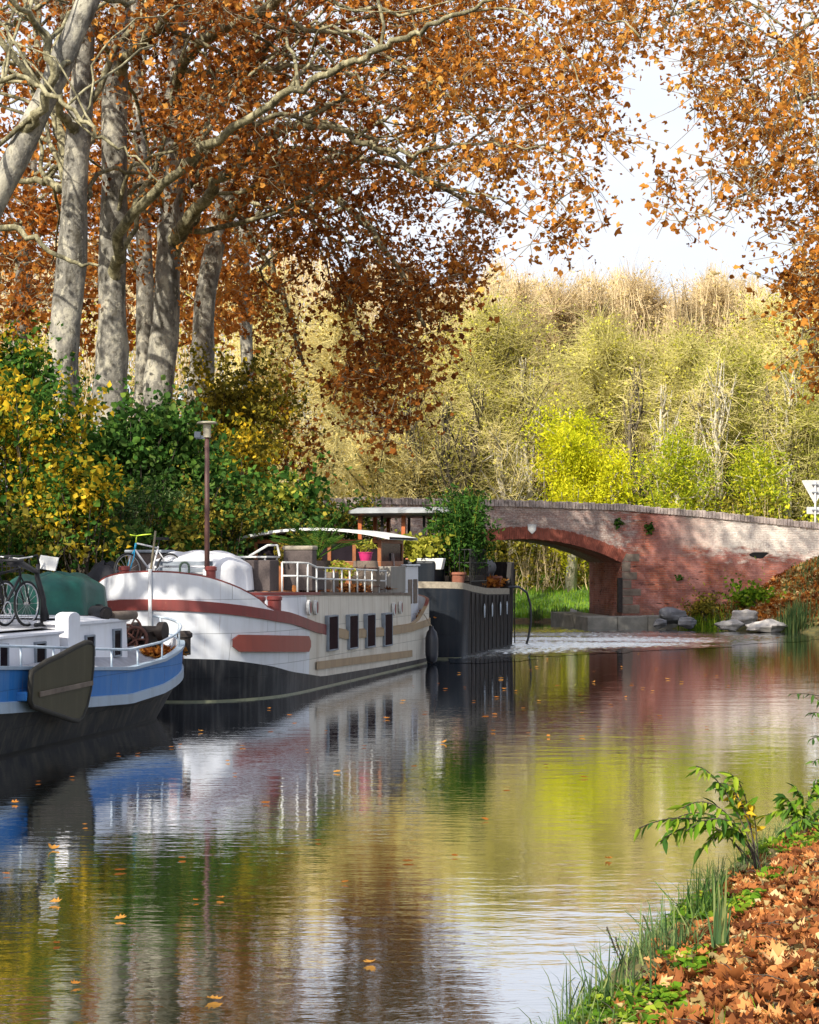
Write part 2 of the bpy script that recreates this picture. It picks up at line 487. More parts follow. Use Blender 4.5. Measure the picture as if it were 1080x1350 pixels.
SHAPES = {
    'kite': (np.array([(0, -.5, 0), (.36, -.05, .14), (0, .5, -.05), (-.36, -.05, .14)]), [(0, 1, 2), (0, 2, 3)]),
    'long': (np.array([(0, -.5, 0), (.16, -.05, .05), (0, .5, -.12), (-.16, -.05, .05)]), [(0, 1, 2), (0, 2, 3)]),
    'round': (np.array([(0, -.5, 0), (.36, -.2, .08), (.34, .2, .08), (0, .5, -.06), (-.34, .2, .08), (-.36, -.2, .08)]), [(0, 1, 2, 3), (0, 3, 4, 5)]),
    'curl': (np.array([(0, -.5, .10), (.34, -.28, .16), (.50, .02, .02), (.24, .12, .16), (0, .52, -.12), (-.22, .12, .18), (-.48, .05, -.02), (-.36, -.28, .20), (0, -.05, 0)]),
             [(8, i, (i + 1) % 8) for i in range(8)]),
    'lobed': (np.array([(0, -.5, .02), (.20, -.43, .06), (.46, -.30, .16), (.34, -.15, .07), (.58, .06, .22), (.33, .11, .06), (.38, .36, .18), (.17, .27, .04), (0, .58, .14),
                        (-.17, .27, .04), (-.40, .34, .14), (-.33, .11, .06), (-.58, .04, .26), (-.34, -.15, .05), (-.46, -.30, .18), (-.20, -.43, .05), (0, -.08, -.05)]),
              [(16, i, (i + 1) % 16) for i in range(16)]),
    'willow': (np.array([(0, 0, 0), (.10, .16, .03), (.15, .38, .03), (.11, .66, -.03), (0, 1, -.16), (-.11, .66, -.03), (-.15, .38, .03), (-.10, .16, .03), (0, .4, -.03)]),
             [(8, i, (i + 1) % 8) for i in range(8)]),
    'star': (np.array([(0, -.5, .02), (.30, -.42, .04), (.22, -.22, .01), (.60, -.05, .07), (.24, .04, .0), (.42, .36, .05), (.12, .22, 0), (0, .62, .06),
                       (-.12, .22, 0), (-.42, .36, .05), (-.24, .04, 0), (-.60, -.05, .08), (-.22, -.22, .01), (-.30, -.42, .05), (0, -.05, -.01)]),
             [(14, i, (i + 1) % 14) for i in range(14)]),
}

def mesh_np(name, V, Fs, mat, parent=None, rnd=None, smooth=False):
    """V (n,3), Fs (m,k) index array"""
    off = np.array(parent_loc(parent))
    V = V - off
    me = bpy.data.meshes.new(name)
    n, (m, k) = len(V), Fs.shape
    me.vertices.add(n); me.vertices.foreach_set('co', V.astype(np.float32).ravel())
    me.loops.add(m * k); me.loops.foreach_set('vertex_index', Fs.astype(np.int32).ravel())
    me.polygons.add(m); me.polygons.foreach_set('loop_start', (np.arange(m) * k).astype(np.int32))
    me.polygons.foreach_set('loop_total', np.full(m, k, np.int32))
    me.update(calc_edges=True)
    if rnd is not None:
        a = me.attributes.new('rnd', 'FLOAT', 'POINT')
        a.data.foreach_set('value', rnd.astype(np.float32))
    if smooth:
        me.polygons.foreach_set('use_smooth', np.ones(m, bool))
    me.materials.append(mat)
    ob = bpy.data.objects.new(name, me)
    sc.collection.objects.link(ob)
    if parent is not None:
        ob.parent = parent
    return ob

def leaves(name, C, size, shape, mat, parent, rg, tilt=None, rnd=None, jitter=.35):
    C = np.asarray(C, float)
    n = len(C)
    sv, sf = SHAPES[shape]
    k = len(sv)
    sz = size * np.clip(1 + rg.normal(0, jitter, n), .45, 1.9)
    L = sv[None] * sz[:, None, None]
    L = L * (1 + rg.normal(0, .12, (n, k, 1)))
    L[:, :, 2] *= rg.uniform(.3, 2.2, (n, 1))
    Rm = rotmats(n, rg, tilt)
    V = np.einsum('nij,nkj->nki', Rm, L) + C[:, None, :]
    sfa = np.array(sf)
    Fs = (sfa[None] + (np.arange(n) * k)[:, None, None]).reshape(-1, sfa.shape[1])
    if rnd is None:
        rnd = rg.uniform(0, 1, n)
    return mesh_np(name, V.reshape(-1, 3), Fs, mat, parent, np.repeat(np.clip(rnd, 0, 1), k))

def tubes_np(name, A, Bm, C, r0, r1, mat, parent, rg=None):
    """3-sided bent twigs through A, Bm, C"""
    n = len(A)
    T = C - A
    T = T / (np.linalg.norm(T, axis=1)[:, None] + 1e-9)
    ref = np.where(np.abs(T[:, 2:3]) < .9, np.array([[0, 0, 1.]]), np.array([[1., 0, 0]]))
    U = np.cross(T, ref); U /= np.linalg.norm(U, axis=1)[:, None] + 1e-9
    W = np.cross(T, U)
    V = np.zeros((n, 9, 3))
    r0 = np.broadcast_to(np.asarray(r0, float), (n,)); r1 = np.broadcast_to(np.asarray(r1, float), (n,))
    for i, (p, r) in enumerate(((A, r0), (Bm, (r0 + r1) / 2), (C, r1))):
        for j in range(3):
            a = 2 * np.pi * j / 3
            V[:, i * 3 + j] = p + (U * np.cos(a) + W * np.sin(a)) * r[:, None]
    q = []
    for i in range(2):
        for j in range(3):
            q.append((i * 3 + j, i * 3 + (j + 1) % 3, (i + 1) * 3 + (j + 1) % 3, (i + 1) * 3 + j))
    q = np.array(q)
    Fs = (q[None] + (np.arange(n) * 9)[:, None, None]).reshape(-1, 4)
    rv = np.random.default_rng(n + 3).uniform(.2, 1, n)
    return mesh_np(name, V.reshape(-1, 3), Fs, mat, parent, np.repeat(rv, 9))

def poly_sample(poly, n, rg):
    poly = np.array(poly, float)
    lo, hi = poly.min(0), poly.max(0)
    out = np.zeros((0, 2))
    while len(out) < n:
        p = rg.uniform(lo, hi, (n * 3, 2))
        ins = inside(p, poly)
        out = np.vstack([out, p[ins]])
    return out[:n]

def inside(p, poly):
    x, y = p[:, 0], p[:, 1]
    c = np.zeros(len(p), bool)
    j = len(poly) - 1
    for i in range(len(poly)):
        xi, yi = poly[i]; xj, yj = poly[j]
        cond = ((yi > y) != (yj > y)) & (x < (xj - xi) * (y - yi) / (yj - yi + 1e-12) + xi)
        c ^= cond
        j = i
    return c

def smooth01(a, b, x):
    t = np.clip((x - a) / (b - a), 0, 1)
    return t * t * (3 - 2 * t)

# ------------------------------------------------------------------ terrain
canal = [B(-40, -15, 0).to_2d(), B(56, -15, 0).to_2d(), Vector((.2, 60)), Vector((.53, 62.9)), Vector((-.16, 67.9)),
         Vector((-4, 70.5)), Vector((-20, 76)), Vector((-90, 98)), Vector((-90, 108)), Vector((-18, 80.5)), Vector((3, 71.2)),
         Vector((6.6, 69.6)), Vector((7.27, 68.95)), Vector((7.96, 64)), Vector((9.2, 63.5)), Vector((11.2, 62.6)), Vector((13.4, 60.8)), Vector((14.6, 58.5)),
         Vector((16.5, 52)), Vector((15, 40)), Vector((9.5, 27)), Vector((5.5, 19.5)), Vector((3.3, 15.7)), Vector((2.06, 12.9)),
         Vector((.84, 9.5)), Vector((0, 7)), Vector((-1.8, 0)), Vector((-4, -12)), Vector((-8, -35))]
CAN = np.array([(p.x, p.y) for p in canal])

def sdist(pts):
    d = np.full(len(pts), 1e9)
    for i in range(len(CAN)):
        a, b = CAN[i], CAN[(i + 1) % len(CAN)]
        ab = b - a
        t = np.clip(((pts - a) @ ab) / (ab @ ab), 0, 1)
        q = a + t[:, None] * ab
        d = np.minimum(d, np.linalg.norm(pts - q, axis=1))
    return np.where(inside(pts, CAN), -d, d)

def vnoise(x, y, s, seed=0):
    return (np.sin(x * s + seed) * np.cos(y * s * 1.3 + seed * 2.1) + .5 * np.sin(x * s * 2.3 + y * s * 1.9 + seed) + .3 * np.cos(x * s * 4.7 - y * s * 4.1 + 3 * seed)) / 1.8

def height(x, y):
    x = np.atleast_1d(np.asarray(x, float)); y = np.atleast_1d(np.asarray(y, float))
    d = sdist(np.stack([x, y], 1))
    rr = x * CA - y * SA
    left = .85 * smooth01(0, .5, d) + 1.7 * smooth01(1.5, 7, d)
    near = .10 * smooth01(0, .25, d) + .62 * smooth01(0, 2.6, d) + .4 * smooth01(2, 5, d)
    far = .15 * smooth01(0, .3, d) + 1.7 * smooth01(.5, 14, d) + 2.0 * smooth01(20, 70, d)
    t = (x - BQ.x) * BE.x + (y - BQ.y) * BE.y
    emb = .2 * smooth01(0, .3, d) + .35 * smooth01(0, 2, d) + 2.1 * smooth01(.3, 4.2, d) * smooth01(1.8, 8.6, t) + .6 * smooth01(9, 16, t)
    h = np.where(rr < -13, left, near)
    wr = smooth01(38, 52, y) * (x > 7)
    h = np.where(rr >= -13, h * (1 - wr) + emb * wr, h)
    wf = smooth01(66.5, 68.5, y)
    h = h * (1 - wf) + far * wf
    h = np.where(d < 0, -.9 * smooth01(0, 1.2, -d), h)
    h = h + .05 * vnoise(x, y, 1.1, 1) * smooth01(.3, 2, d) + .02 * vnoise(x, y, 4.3, 2) * smooth01(.2, 1, d)
    return h

def axis(*segs):
    out = []
    for a, b, st in segs:
        out += list(np.arange(a, b, st))
    return np.array(out + [segs[-1][1]])
gx = axis((-900, -100, 160), (-100, -30, 7), (-30, -3, .6), (-3, 7, .14), (7, 20, .4), (20, 60, 4), (60, 900, 120))
gy = axis((-300, -40, 52), (-40, 4, 1.6), (4, 22, .16), (22, 56, .6), (56, 84, .35), (84, 130, 3), (130, 1500, 130))
GX, GY = np.meshgrid(gx, gy)
gz = height(GX.ravel(), GY.ravel())
GV = np.stack([GX.ravel(), GY.ravel(), gz], 1)
nx, ny = len(gx), len(gy)
ii = (np.arange(ny - 1)[:, None] * nx + np.arange(nx - 1)[None]).ravel()
GF = np.stack([ii, ii + 1, ii + nx + 1, ii + nx], 1)
gm, t, b = new_mat('ground')
at = t.nodes.new('ShaderNodeAttribute'); at.attribute_name = 'rnd'
gN = noise(t, .9, 6); gF = noise(t, 9, 6, rough=.7)
soil = ramp(t, [(.3, (.055, .04, .022)), (.5, (.11, .075, .035)), (.62, (.20, .095, .035)), (.75, (.30, .14, .05))], gF)
grassc = ramp(t, [(.3, (.045, .085, .018)), (.55, (.10, .20, .030)), (.75, (.19, .30, .045))], gF)
col = mixc(t, at.outputs['Fac'], soil, grassc)
dead = ramp(t, [(.55, (0, 0, 0)), (.75, (.6, .6, .6))], gN)
col = mixc(t, dead, col, (.16, .11, .05))
t.links.new(col, b.inputs['Base Color']); b.inputs['Roughness'].default_value = 1
bump(t, b, gF, .6, .06)
gd = sdist(GV[:, :2])
gmask = np.where((GV[:, 1] > 66) & (GV[:, 1] < 92), smooth01(.2, 1.0, gd), .25)
gmask = np.where((GV[:, 1] < 60) & (GV[:, 0] * CA - GV[:, 1] * SA > -13), .25 * smooth01(1.5, .3, gd), gmask)
ground = mesh_np('ground', GV, GF, gm, None, gmask, smooth=True)
tag(ground, kind='structure')

# ------------------------------------------------------------------ water
wm = bpy.data.materials.new('water'); wm.use_nodes = True
t = wm.node_tree
for n in list(t.nodes): t.nodes.remove(n)
out = t.nodes.new('ShaderNodeOutputMaterial')
dif = N(t, 'ShaderNodeBsdfDiffuse'); dif.inputs[0].default_value = (.026, .034, .012, 1)
glo = N(t, 'ShaderNodeBsdfGlossy'); glo.inputs['Roughness'].default_value = .035
glo.inputs[0].default_value = (.96, .97, 1, 1)
fr = N(t, 'ShaderNodeFresnel'); fr.inputs[0].default_value = 1.34
mul = N(t, 'ShaderNodeMath', operation='MULTIPLY_ADD', use_clamp=True); mul.inputs[1].default_value = 1.5; mul.inputs[2].default_value = .38
mxs = t.nodes.new('ShaderNodeMixShader')
co = t.nodes.new('ShaderNodeTexCoord')
n1 = noise(t, 1.0, 3, vec=co.outputs['Object'], stretch=(1.1, 3.2, 1))
n2 = noise(t, 1.0, 2, vec=co.outputs['Object'], stretch=(.35, 1.0, 1))
def fmath(op, a, b_=None, c_=None, clamp=False):
    n = t.nodes.new('ShaderNodeMath'); n.operation = op; n.use_clamp = clamp
    for i, x in enumerate((a, b_, c_)):
        if x is None: continue
        if isinstance(x, (int, float)): n.inputs[i].default_value = x
        else: t.links.new(x, n.inputs[i])
    return n.outputs[0]
n4 = noise(t, 1.0, 3, vec=co.outputs['Object'], stretch=(3.0, 8.0, 1))
hsum = fmath('ADD', fmath('ADD', fmath('MULTIPLY_ADD', n1, .0026, fmath('MULTIPLY', n2, .0045)), fmath('MULTIPLY', n4, .0020)), 0.0)
bp = N(t, 'ShaderNodeBump', Strength=1.0, Distance=1.0)
t.links.new(hsum, bp.inputs['Height'])
for nd in (dif, glo):
    t.links.new(bp.outputs[0], nd.inputs['Normal'])
t.links.new(bp.outputs[0], fr.inputs['Normal'])
t.links.new(fr.outputs[0], mul.inputs[0])
t.links.new(mul.outputs[0], mxs.inputs[0])
t.links.new(dif.outputs[0], mxs.inputs[1]); t.links.new(glo.outputs[0], mxs.inputs[2])
t.links.new(mxs.outputs[0], out.inputs[0])
wmb = MB()
wmb.add([(-120, -60, 0), (60, -60, 0), (60, 125, 0), (-120, 125, 0)], [(0, 1, 2, 3)])
water = wmb.build('canal_water', wm)
tag(water, kind='structure')
# the wind-ruffled reach in front of the bridge: real wavelets
wm2 = wm.copy(); wm2.name = 'ruffled_water'
for nd in wm2.node_tree.nodes:
    if nd.type == 'BSDF_GLOSSY':
        ra2 = wm2.node_tree.nodes.new('ShaderNodeAttribute'); ra2.attribute_name = 'rnd'
        rm2 = wm2.node_tree.nodes.new('ShaderNodeMath'); rm2.operation = 'MULTIPLY_ADD'; rm2.inputs[1].default_value = .30; rm2.inputs[2].default_value = .035
        wm2.node_tree.links.new(ra2.outputs['Fac'], rm2.inputs[0]); wm2.node_tree.links.new(rm2.outputs[0], nd.inputs['Roughness'])
        nd.inputs[0].default_value = (.93, .96, 1, 1)
rx_ = np.arange(1.0, 19.0, .036); ry_ = np.arange(42.0, 65.5, .036)
WX, WY = np.meshgrid(rx_, ry_); fx, fy = WX.ravel(), WY.ravel()
rgr = np.random.default_rng(77)
hw = np.zeros(len(fx))
for k in range(30):
    lam = rgr.uniform(.12, .30); th = rgr.uniform(-2.6, .3); kx, ky = math.cos(th) * 2 * math.pi / lam, math.sin(th) * 2 * math.pi / lam
    hw += .0052 * lam / .5 * np.sin(kx * fx + ky * fy + rgr.uniform(0, 6.28) + .8 * vnoise(fx, fy, .9, k))
edge_y = np.minimum(42.2 + .95 * fx, 51.0 + .12 * (fx - 8) + .75 * np.maximum(fx - 7, 0)) + 1.1 * vnoise(fx, fy, .45, 3) + .5 * vnoise(fx, fy, 1.7, 5)
gust = np.clip(.85 + .4 * vnoise(fx * .45, fy * 1.6, .8, 9), .45, 1.0)
amp = smooth01(-.6, 2.6, fy - edge_y) * gust * (1 - .75 * smooth01(58.5, 62.5, fy + .5 * vnoise(fx, fy, .8, 21)))
sd_ = sdist(np.stack([fx, fy], 1))
amp *= (1 - .8 * smooth01(6, 12.5, fx + 1.2 * vnoise(fx, fy, .6, 31)))
amp *= smooth01(0, .8, -sd_) * smooth01(66, 64, fy) * smooth01(19, 17.5, fx)
hw = .006 + (hw * 1.25 + .036) * amp
mw, nw = len(ry_), len(rx_)
iw = (np.arange(mw - 1)[:, None] * nw + np.arange(nw - 1)[None]).ravel()
FW = np.stack([iw, iw + 1, iw + nw + 1, iw + nw], 1)
keep = (amp[FW] > .004).all(1)
tag(mesh_np('ruffled_water', np.stack([fx, fy, hw], 1), FW[keep], wm2, None, amp, smooth=True), kind='structure')

# ------------------------------------------------------------------ bridge
def brick_mat(name, wall=True):
    m, t, b = new_mat(name)
    uv = t.nodes.new('ShaderNodeUVMap'); uv.uv_map = 'UVMap'
    br = N(t, 'ShaderNodeTexBrick', Scale=1.0)
    br.inputs['Color1'].default_value = (.46, .13, .07, 1)
    br.inputs['Color2'].default_value = (.28, .075, .05, 1)
    br.inputs['Mortar'].default_value = (.33, .20, .15, 1)
    br.inputs['Mortar Size'].default_value = .010
    br.inputs['Mortar Smooth'].default_value = .3
    br.inputs['Brick Width'].default_value = .36
    br.inputs['Row Height'].default_value = .085
    dn = N(t, 'ShaderNodeTexNoise', Scale=2.5, Detail=3)
    t.links.new(uv.outputs[0], dn.inputs['Vector'])
    dv = N(t, 'ShaderNodeVectorMath', operation='MULTIPLY_ADD')
    dv.inputs[1].default_value = (.03, .05, 0)
    t.links.new(dn.outputs['Color'], dv.inputs[0]); t.links.new(uv.outputs[0], dv.inputs[2])
    t.links.new(dv.outputs[0], br.inputs['Vector'])
    s = t.nodes.new('ShaderNodeSeparateXYZ'); t.links.new(uv.outputs[0], s.inputs[0])
    big = noise(t, .8, 6, vec=uv.outputs[0], rough=.7)
    mid = noise(t, 2.6, 8, vec=uv.outputs[0], rough=.75, stretch=(.6, 1.5, 1))
    fine = noise(t, 14, 6, vec=uv.outputs[0], rough=.75)
    def mm(op, a, b_=None, c_=None, clamp=False):
        n = t.nodes.new('ShaderNodeMath'); n.operation = op; n.use_clamp = clamp
        for i, x in enumerate((a, b_, c_)):
            if x is None: continue
            if isinstance(x, (int, float)): n.inputs[i].default_value = x
            else: t.links.new(x, n.inputs[i])
        return n.outputs[0]
    col = br.outputs['Color']
    # worn, darker and oranger brick low on the wall
    f = ramp(t, [(.45, (0, 0, 0)), (.62, (.8, .8, .8))], mid)
    col = mixc(t, f, col, (.17, .06, .045))
    f = ramp(t, [(.56, (0, 0, 0)), (.66, (.85, .85, .85))], noise(t, 1.1, 9, vec=uv.outputs[0], rough=.7, stretch=(.7, 1.8, 1)))
    col = mixc(t, f, col, (.34, .125, .045))
    # pink plaster wash
    f = ramp(t, [(.42, (0, 0, 0)), (.58, (.8, .8, .8))], big)
    col = mixc(t, mixc(t, 1.0, f, ramp(t, [(.3, (.25, .25, .25)), (.6, (1, 1, 1))], fine), 'MULTIPLY'), col, (.48, .23, .20))
    # lost bricks: dark pockets
    f = ramp(t, [(.615, (0, 0, 0)), (.64, (.85, .85, .85))], noise(t, 1.0, 7, vec=uv.outputs[0], rough=.6, stretch=(.9, 3.4, 1)))
    col = mixc(t, f, col, (.05, .022, .018))
    # bleached lime render, upper right of the wall
    zt = mm('ADD', mm('SUBTRACT', s.outputs[1], mm('MULTIPLY_ADD', s.outputs[0], -.06, 2.85)), mm('MULTIPLY_ADD', mid, 2.6, -1.3))
    wr = mm('MULTIPLY', mm('MULTIPLY', zt, 2.2, clamp=True), mm('MULTIPLY_ADD', s.outputs[0], .35, -.5, clamp=True))
    wr = mm('MULTIPLY', wr, mm('MULTIPLY_ADD', fine, 1.5, .1, clamp=True))
    col = mixc(t, wr, col, (.86, .78, .68))
    # grey mottling over the arch side, only higher up
    gl = mm('MULTIPLY', mm('SUBTRACT', mm('MULTIPLY_ADD', mid, 6.0, -1.6), mm('MULTIPLY_ADD', s.outputs[0], .9, .9)), 1.2, clamp=True)
    gz_ = mm('MULTIPLY', mm('SUBTRACT', s.outputs[1], 2.3), 1.5, clamp=True)
    gcol = ramp(t, [(.34, (.15, .115, .10)), (.48, (.40, .34, .30)), (.62, (.66, .59, .52))], mixc(t, .5, fine, mid))
    col = mixc(t, mm('MULTIPLY', mm('MULTIPLY', gl, gz_), mm('MULTIPLY_ADD', fine, 1.2, .1, clamp=True)), col, gcol)
    # damp dark foot
    wet = mm('MULTIPLY', mm('SUBTRACT', mm('MULTIPLY_ADD', mid, 1.0, .5), s.outputs[1]), 1.2, clamp=True)
    col = mixc(t, mm('MULTIPLY', wet, .8), col, (.07, .06, .05))
    t.links.new(col, b.inputs['Base Color'])
    b.inputs['Roughness'].default_value = .95
    hh = mm('ADD', mm('MULTIPLY', br.outputs['Fac'], -.6), mm('MULTIPLY', mid, 1.6))
    bump(t, b, hh, .8, .05)
    return m
M['brickwall'] = brick_mat('brick_wall')
M['ringbrick'] = simple('ring_brick', (.33, .095, .06), .95, .45, 5, bmp=.5)
M['copingbrick'] = simple('coping_brick', (.46, .38, .34), .95, .55, 3.5, bmp=.6)
M['quoin'] = simple('quoin_stone', (.20, .155, .12), .95, .4, 4, bmp=.7)
M['ledge'] = simple('ledge_stone', (.26, .245, .21), .95, .35, 2.5, bmp=.7)
M['road'] = simple('road_asphalt', (.06, .06, .06), .95, .3, 4)

HALF, ZS, ZC = 3.75, 2.46, 3.36
RAD = (HALF ** 2 + (ZC - ZS) ** 2) / (2 * (ZC - ZS))
def arch_z(t):
    x = t + HALF
    return ZC - RAD + math.sqrt(max(RAD ** 2 - x * x, 0))
def top_z(t):
    return interp(t, [-40, -22, -10, -4, 0, 3, 7.66, 13, 30], [2.9, 4.0, 4.64, 4.56, 4.43, 4.2, 3.76, 3.25, 2.6])
bridge = thing('canal_bridge', 'weathered red brick bridge with one flat arch over the canal', 'bridge', BR(-HALF, 2.5, 0))
BW = 5.0
bm_ = MB(); uvs = []
ts = [-40, -34, -28, -22, -18, -15, -12, -10] + list(np.arange(-9, -7.5, .5)) + list(np.linspace(-7.5, 0, 41)) + list(np.arange(.5, 12, .5)) + [12, 14, 17, 20, 25, 30]
def cols_face(wd, flip):
    for a, b_ in zip(ts[:-1], ts[1:]):
        inarch = a >= -7.5 - 1e-6 and b_ <= 1e-6
        za = arch_z(a) if inarch else -.6
        zb = arch_z(b_) if inarch else -.6
        wob = lambda t_, z_: BR(t_, wd, z_)
        vs = [wob(a, za), wob(b_, zb), wob(b_, top_z(b_)), wob(a, top_z(a))]
        bm_.add(vs, [(0, 1, 2, 3) if not flip else (3, 2, 1, 0)])
        q = [(a, za), (b_, zb), (b_, top_z(b_)), (a, top_z(a))]
        uvs.extend(q if not flip else q[::-1])
cols_face(0, False)
cols_face(BW, True)
for a, b_ in zip(ts[:-1], ts[1:]):
    # parapet tops and the roadway between them
    for w0, w1, dz in ((0, .42, 0), (.42, BW - .42, -.85), (BW - .42, BW, 0)):
        bm_.add([BR(a, w0, top_z(a) + dz), BR(b_, w0, top_z(b_) + dz), BR(b_, w1, top_z(b_) + dz), BR(a, w1, top_z(a) + dz)], [(0, 1, 2, 3)])
        uvs.extend([(a, w0), (b_, w0), (b_, w1), (a, w1)])
    for w0, s_ in ((.42, 1), (BW - .42, -1)):
        bm_.add([BR(a, w0, top_z(a) - .85), BR(b_, w0, top_z(b_) - .85), BR(b_, w0, top_z(b_)), BR(a, w0, top_z(a))], [(0, 1, 2, 3)])
        uvs.extend([(a, 0), (b_, 0), (b_, .85), (a, .85)])
    if a >= -7.5 - 1e-6 and b_ <= 1e-6:
        bm_.add([BR(a, 0, arch_z(a)), BR(a, BW, arch_z(a)), BR(b_, BW, arch_z(b_)), BR(b_, 0, arch_z(b_))], [(0, 1, 2, 3)])
        uvs.extend([(a, 0), (a, 5), (b_, 5), (b_, 0)])
for tt in (0, -7.5):
    for k in range(6):
        w0, w1 = k * BW / 6, (k + 1) * BW / 6
        bm_.add([BR(tt, w0, -.6), BR(tt, w1, -.6), BR(tt, w1, ZS), BR(tt, w0, ZS)], [(0, 1, 2, 3)])
        uvs.extend([(w0 + .5, -.6), (w1 + .5, -.6), (w1 + .5, ZS), (w0 + .5, ZS)])
bw = bm_.build('wall', M['brickwall'], bridge)
ul = bw.data.uv_layers.new(name='UVMap')
ul.data.foreach_set('uv', np.array(uvs, np.float32).ravel())
# arch ring of bricks on end
rb = MB()
a0 = math.asin(HALF / RAD)
nv = 118
for k in range(nv):
    th0 = -a0 + 2 * a0 * k / nv; th1 = -a0 + 2 * a0 * (k + .86) / nv
    ri, ro = RAD - .012 + random.uniform(-.015, .01), RAD + .43 + random.uniform(-.03, .03)
    pr = -.02 - random.uniform(0, .03)
    o4 = []
    for (rr_, th) in ((ri, th0), (ri, th1), (ro, th1), (ro, th0)):
        o4.append(BR(-HALF + rr_ * math.sin(th), pr, ZC - RAD + rr_ * math.cos(th)))
    rb.prism(o4, BN * .3)
rb.build('arch_ring', M['ringbrick'], bridge, bevel=.006)
rb2 = MB()
for k in range(40):
    th0 = -a0 + 2 * a0 * k / 40; th1 = -a0 + 2 * a0 * (k + 1) / 40
    o4 = [BR(-HALF + rr_ * math.sin(th), -.008, ZC - RAD + rr_ * math.cos(th)) for rr_, th in ((RAD + .002, th0), (RAD + .002, th1), (RAD + .41, th1), (RAD + .41, th0))]
    rb2.add(o4, [(0, 1, 2, 3)])
rb2.build('ring_mortar', M['quoin'], bridge)
# coping: bricks on edge
cb = MB()
tcur = -26.0
while tcur < 24:
    wd = random.uniform(.10, .15)
    z0 = top_z(tcur) - .02; z1 = top_z(tcur) + .23 + random.uniform(-.03, .025)
    y0 = -.06 + random.uniform(-.02, .02)
    cb.box(tcur, tcur + wd - .014, y0, .46, z0, z1, BR)
    cb.box(tcur, tcur + wd - .014, BW - .46, BW + .05, z0, z1, BR)
    tcur += wd
cb.build('coping', M['copingbrick'], bridge, bevel=.012)
# quoins and abutment ledge
qb = MB()
z = .55
k = 0
while z < 2.75:
    hgt = random.uniform(.26, .40)
    ww = .42 if k % 2 else .66
    qb.box(.004, ww + random.uniform(-.10, .10), -.012 - random.uniform(0, .012), .25, z, min(z + hgt - .015, 2.8), BR)
    z += hgt; k += 1
qb.build('quoin_stones', M['quoin'], bridge, bevel=.02)
lb = MB()
for a, b_ in ((-1.55, -.4), (-.4, .75), (.75, 1.9)):
    lb.box(a, b_ - .012, -.95, -.012 if b_ > 0 else 5.2, -.6, .48 + random.uniform(-.02, .02), BR)
lb.build('footing_ledge', M['ledge'], bridge, bevel=.03)
ib = MB(); ib.box(-.16, .02, -.06, .10, .6, 1.9, BR)
ib.build('iron_stop_rail', M['winch'], bridge, bevel=.01)
sb_ = MB()
so = [(-.17, .17), (.17, .17), (.15, -.05), (0, -.2), (-.15, -.05)]
sb_.prism([BR(-3.45 + a, -.06, 3.72 + c) for a, c in so], BN * -.035)
sb_.build('shield_plaque', M['whitepot'], bridge, bevel=.008)
hb = MB(); hb.prism([BR(5.35 + .36 * math.cos(a) + .06 * math.sin(3 * a), -.006, 2.77 + .12 * math.sin(a) + .03 * math.cos(2 * a)) for a in np.linspace(0, 6.283, 17)[:-1]], BN * .01)
hb.build('drain_hole', M['blackrail'], bridge)

# ------------------------------------------------------------------ boats
def hull_rows(outline, rows, mats, name, parent, cap=None):
    """outline: list of (s, r, nrm_s, nrm_r); rows: list of (zfunc(s), inset) bottom to top; one material per strip"""
    mb = MB()
    n = len(outline)
    vs = []
    for zf, ins in rows:
        for (s, r, ns_, nr) in outline:
            i_ = ins(s) if callable(ins) else ins
            vs.append(B(s - ns_ * i_, r - nr * i_, zf(s)))
    mb.v = [tuple(p) for p in vs]
    for k in range(len(rows) - 1):
        for j in range(n):
            a, b_ = k * n + j, k * n + (j + 1) % n
            mb.f.append((a, b_, b_ + n, a + n)); mb.m.append(mats[k])
    if cap is not None:
        mb.f.append(tuple((len(rows) - 1) * n + j for j in range(n))); mb.m.append(cap)
    return mb

def outline_boat(s0, s1, rc, hb_, lb0, lb1, n0=2.4, n1=2.4, na=16, nmid=26):
    right = []
    for k in range(na):
        th = math.pi / 2 * k / na
        right.append((s0 + lb0 * (1 - math.cos(th) ** (2 / n0)), hb_ * math.sin(th) ** (2 / n0)))
    for k in range(nmid + 1):
        right.append((s0 + lb0 + (s1 - lb1 - s0 - lb0) * k / nmid, hb_))
    for k in range(1, na + 1):
        th = math.pi / 2 * (1 - k / na)
        right.append((s1 - lb1 * (1 - max(math.cos(th), 0) ** (2 / n1)), hb_ * max(math.sin(th), 0) ** (2 / n1)))
    pts = [(s, rc + r) for s, r in right] + [(s, rc - r) for s, r in right[-2:0:-1]]
    out = []
    m = len(pts)
    for i in range(m):
        a, c = pts[i - 1], pts[(i + 1) % m]
        ts_, tr = c[0] - a[0], c[1] - a[1]
        l = math.hypot(ts_, tr) or 1
        nn = (-tr / l, ts_ / l)
        mid = ((s0 + s1) / 2, rc)
        out.append((pts[i][0], pts[i][1], nn[0], nn[1]))
    # make normals point outward
    for i, (s, r, a, c) in enumerate(out):
        cs = min(max(s, s0 + lb0), s1 - lb1)
        if (s - cs) * a + (r - rc) * c < 0:
            out[i] = (s, r, -a, -c)
    return out

def rail_line(mb, pts, h0, h1, r=.016, step=1, mi=0, post_r=None):
    mb.tube([Vector(p) + Vector((0, 0, h1)) for p in pts], r, 6, mi)
    for p in pts[::step]:
        mb.tube([Vector(p) + Vector((0, 0, h0)), Vector(p) + Vector((0, 0, h1))], post_r or r * .9, 6, mi)

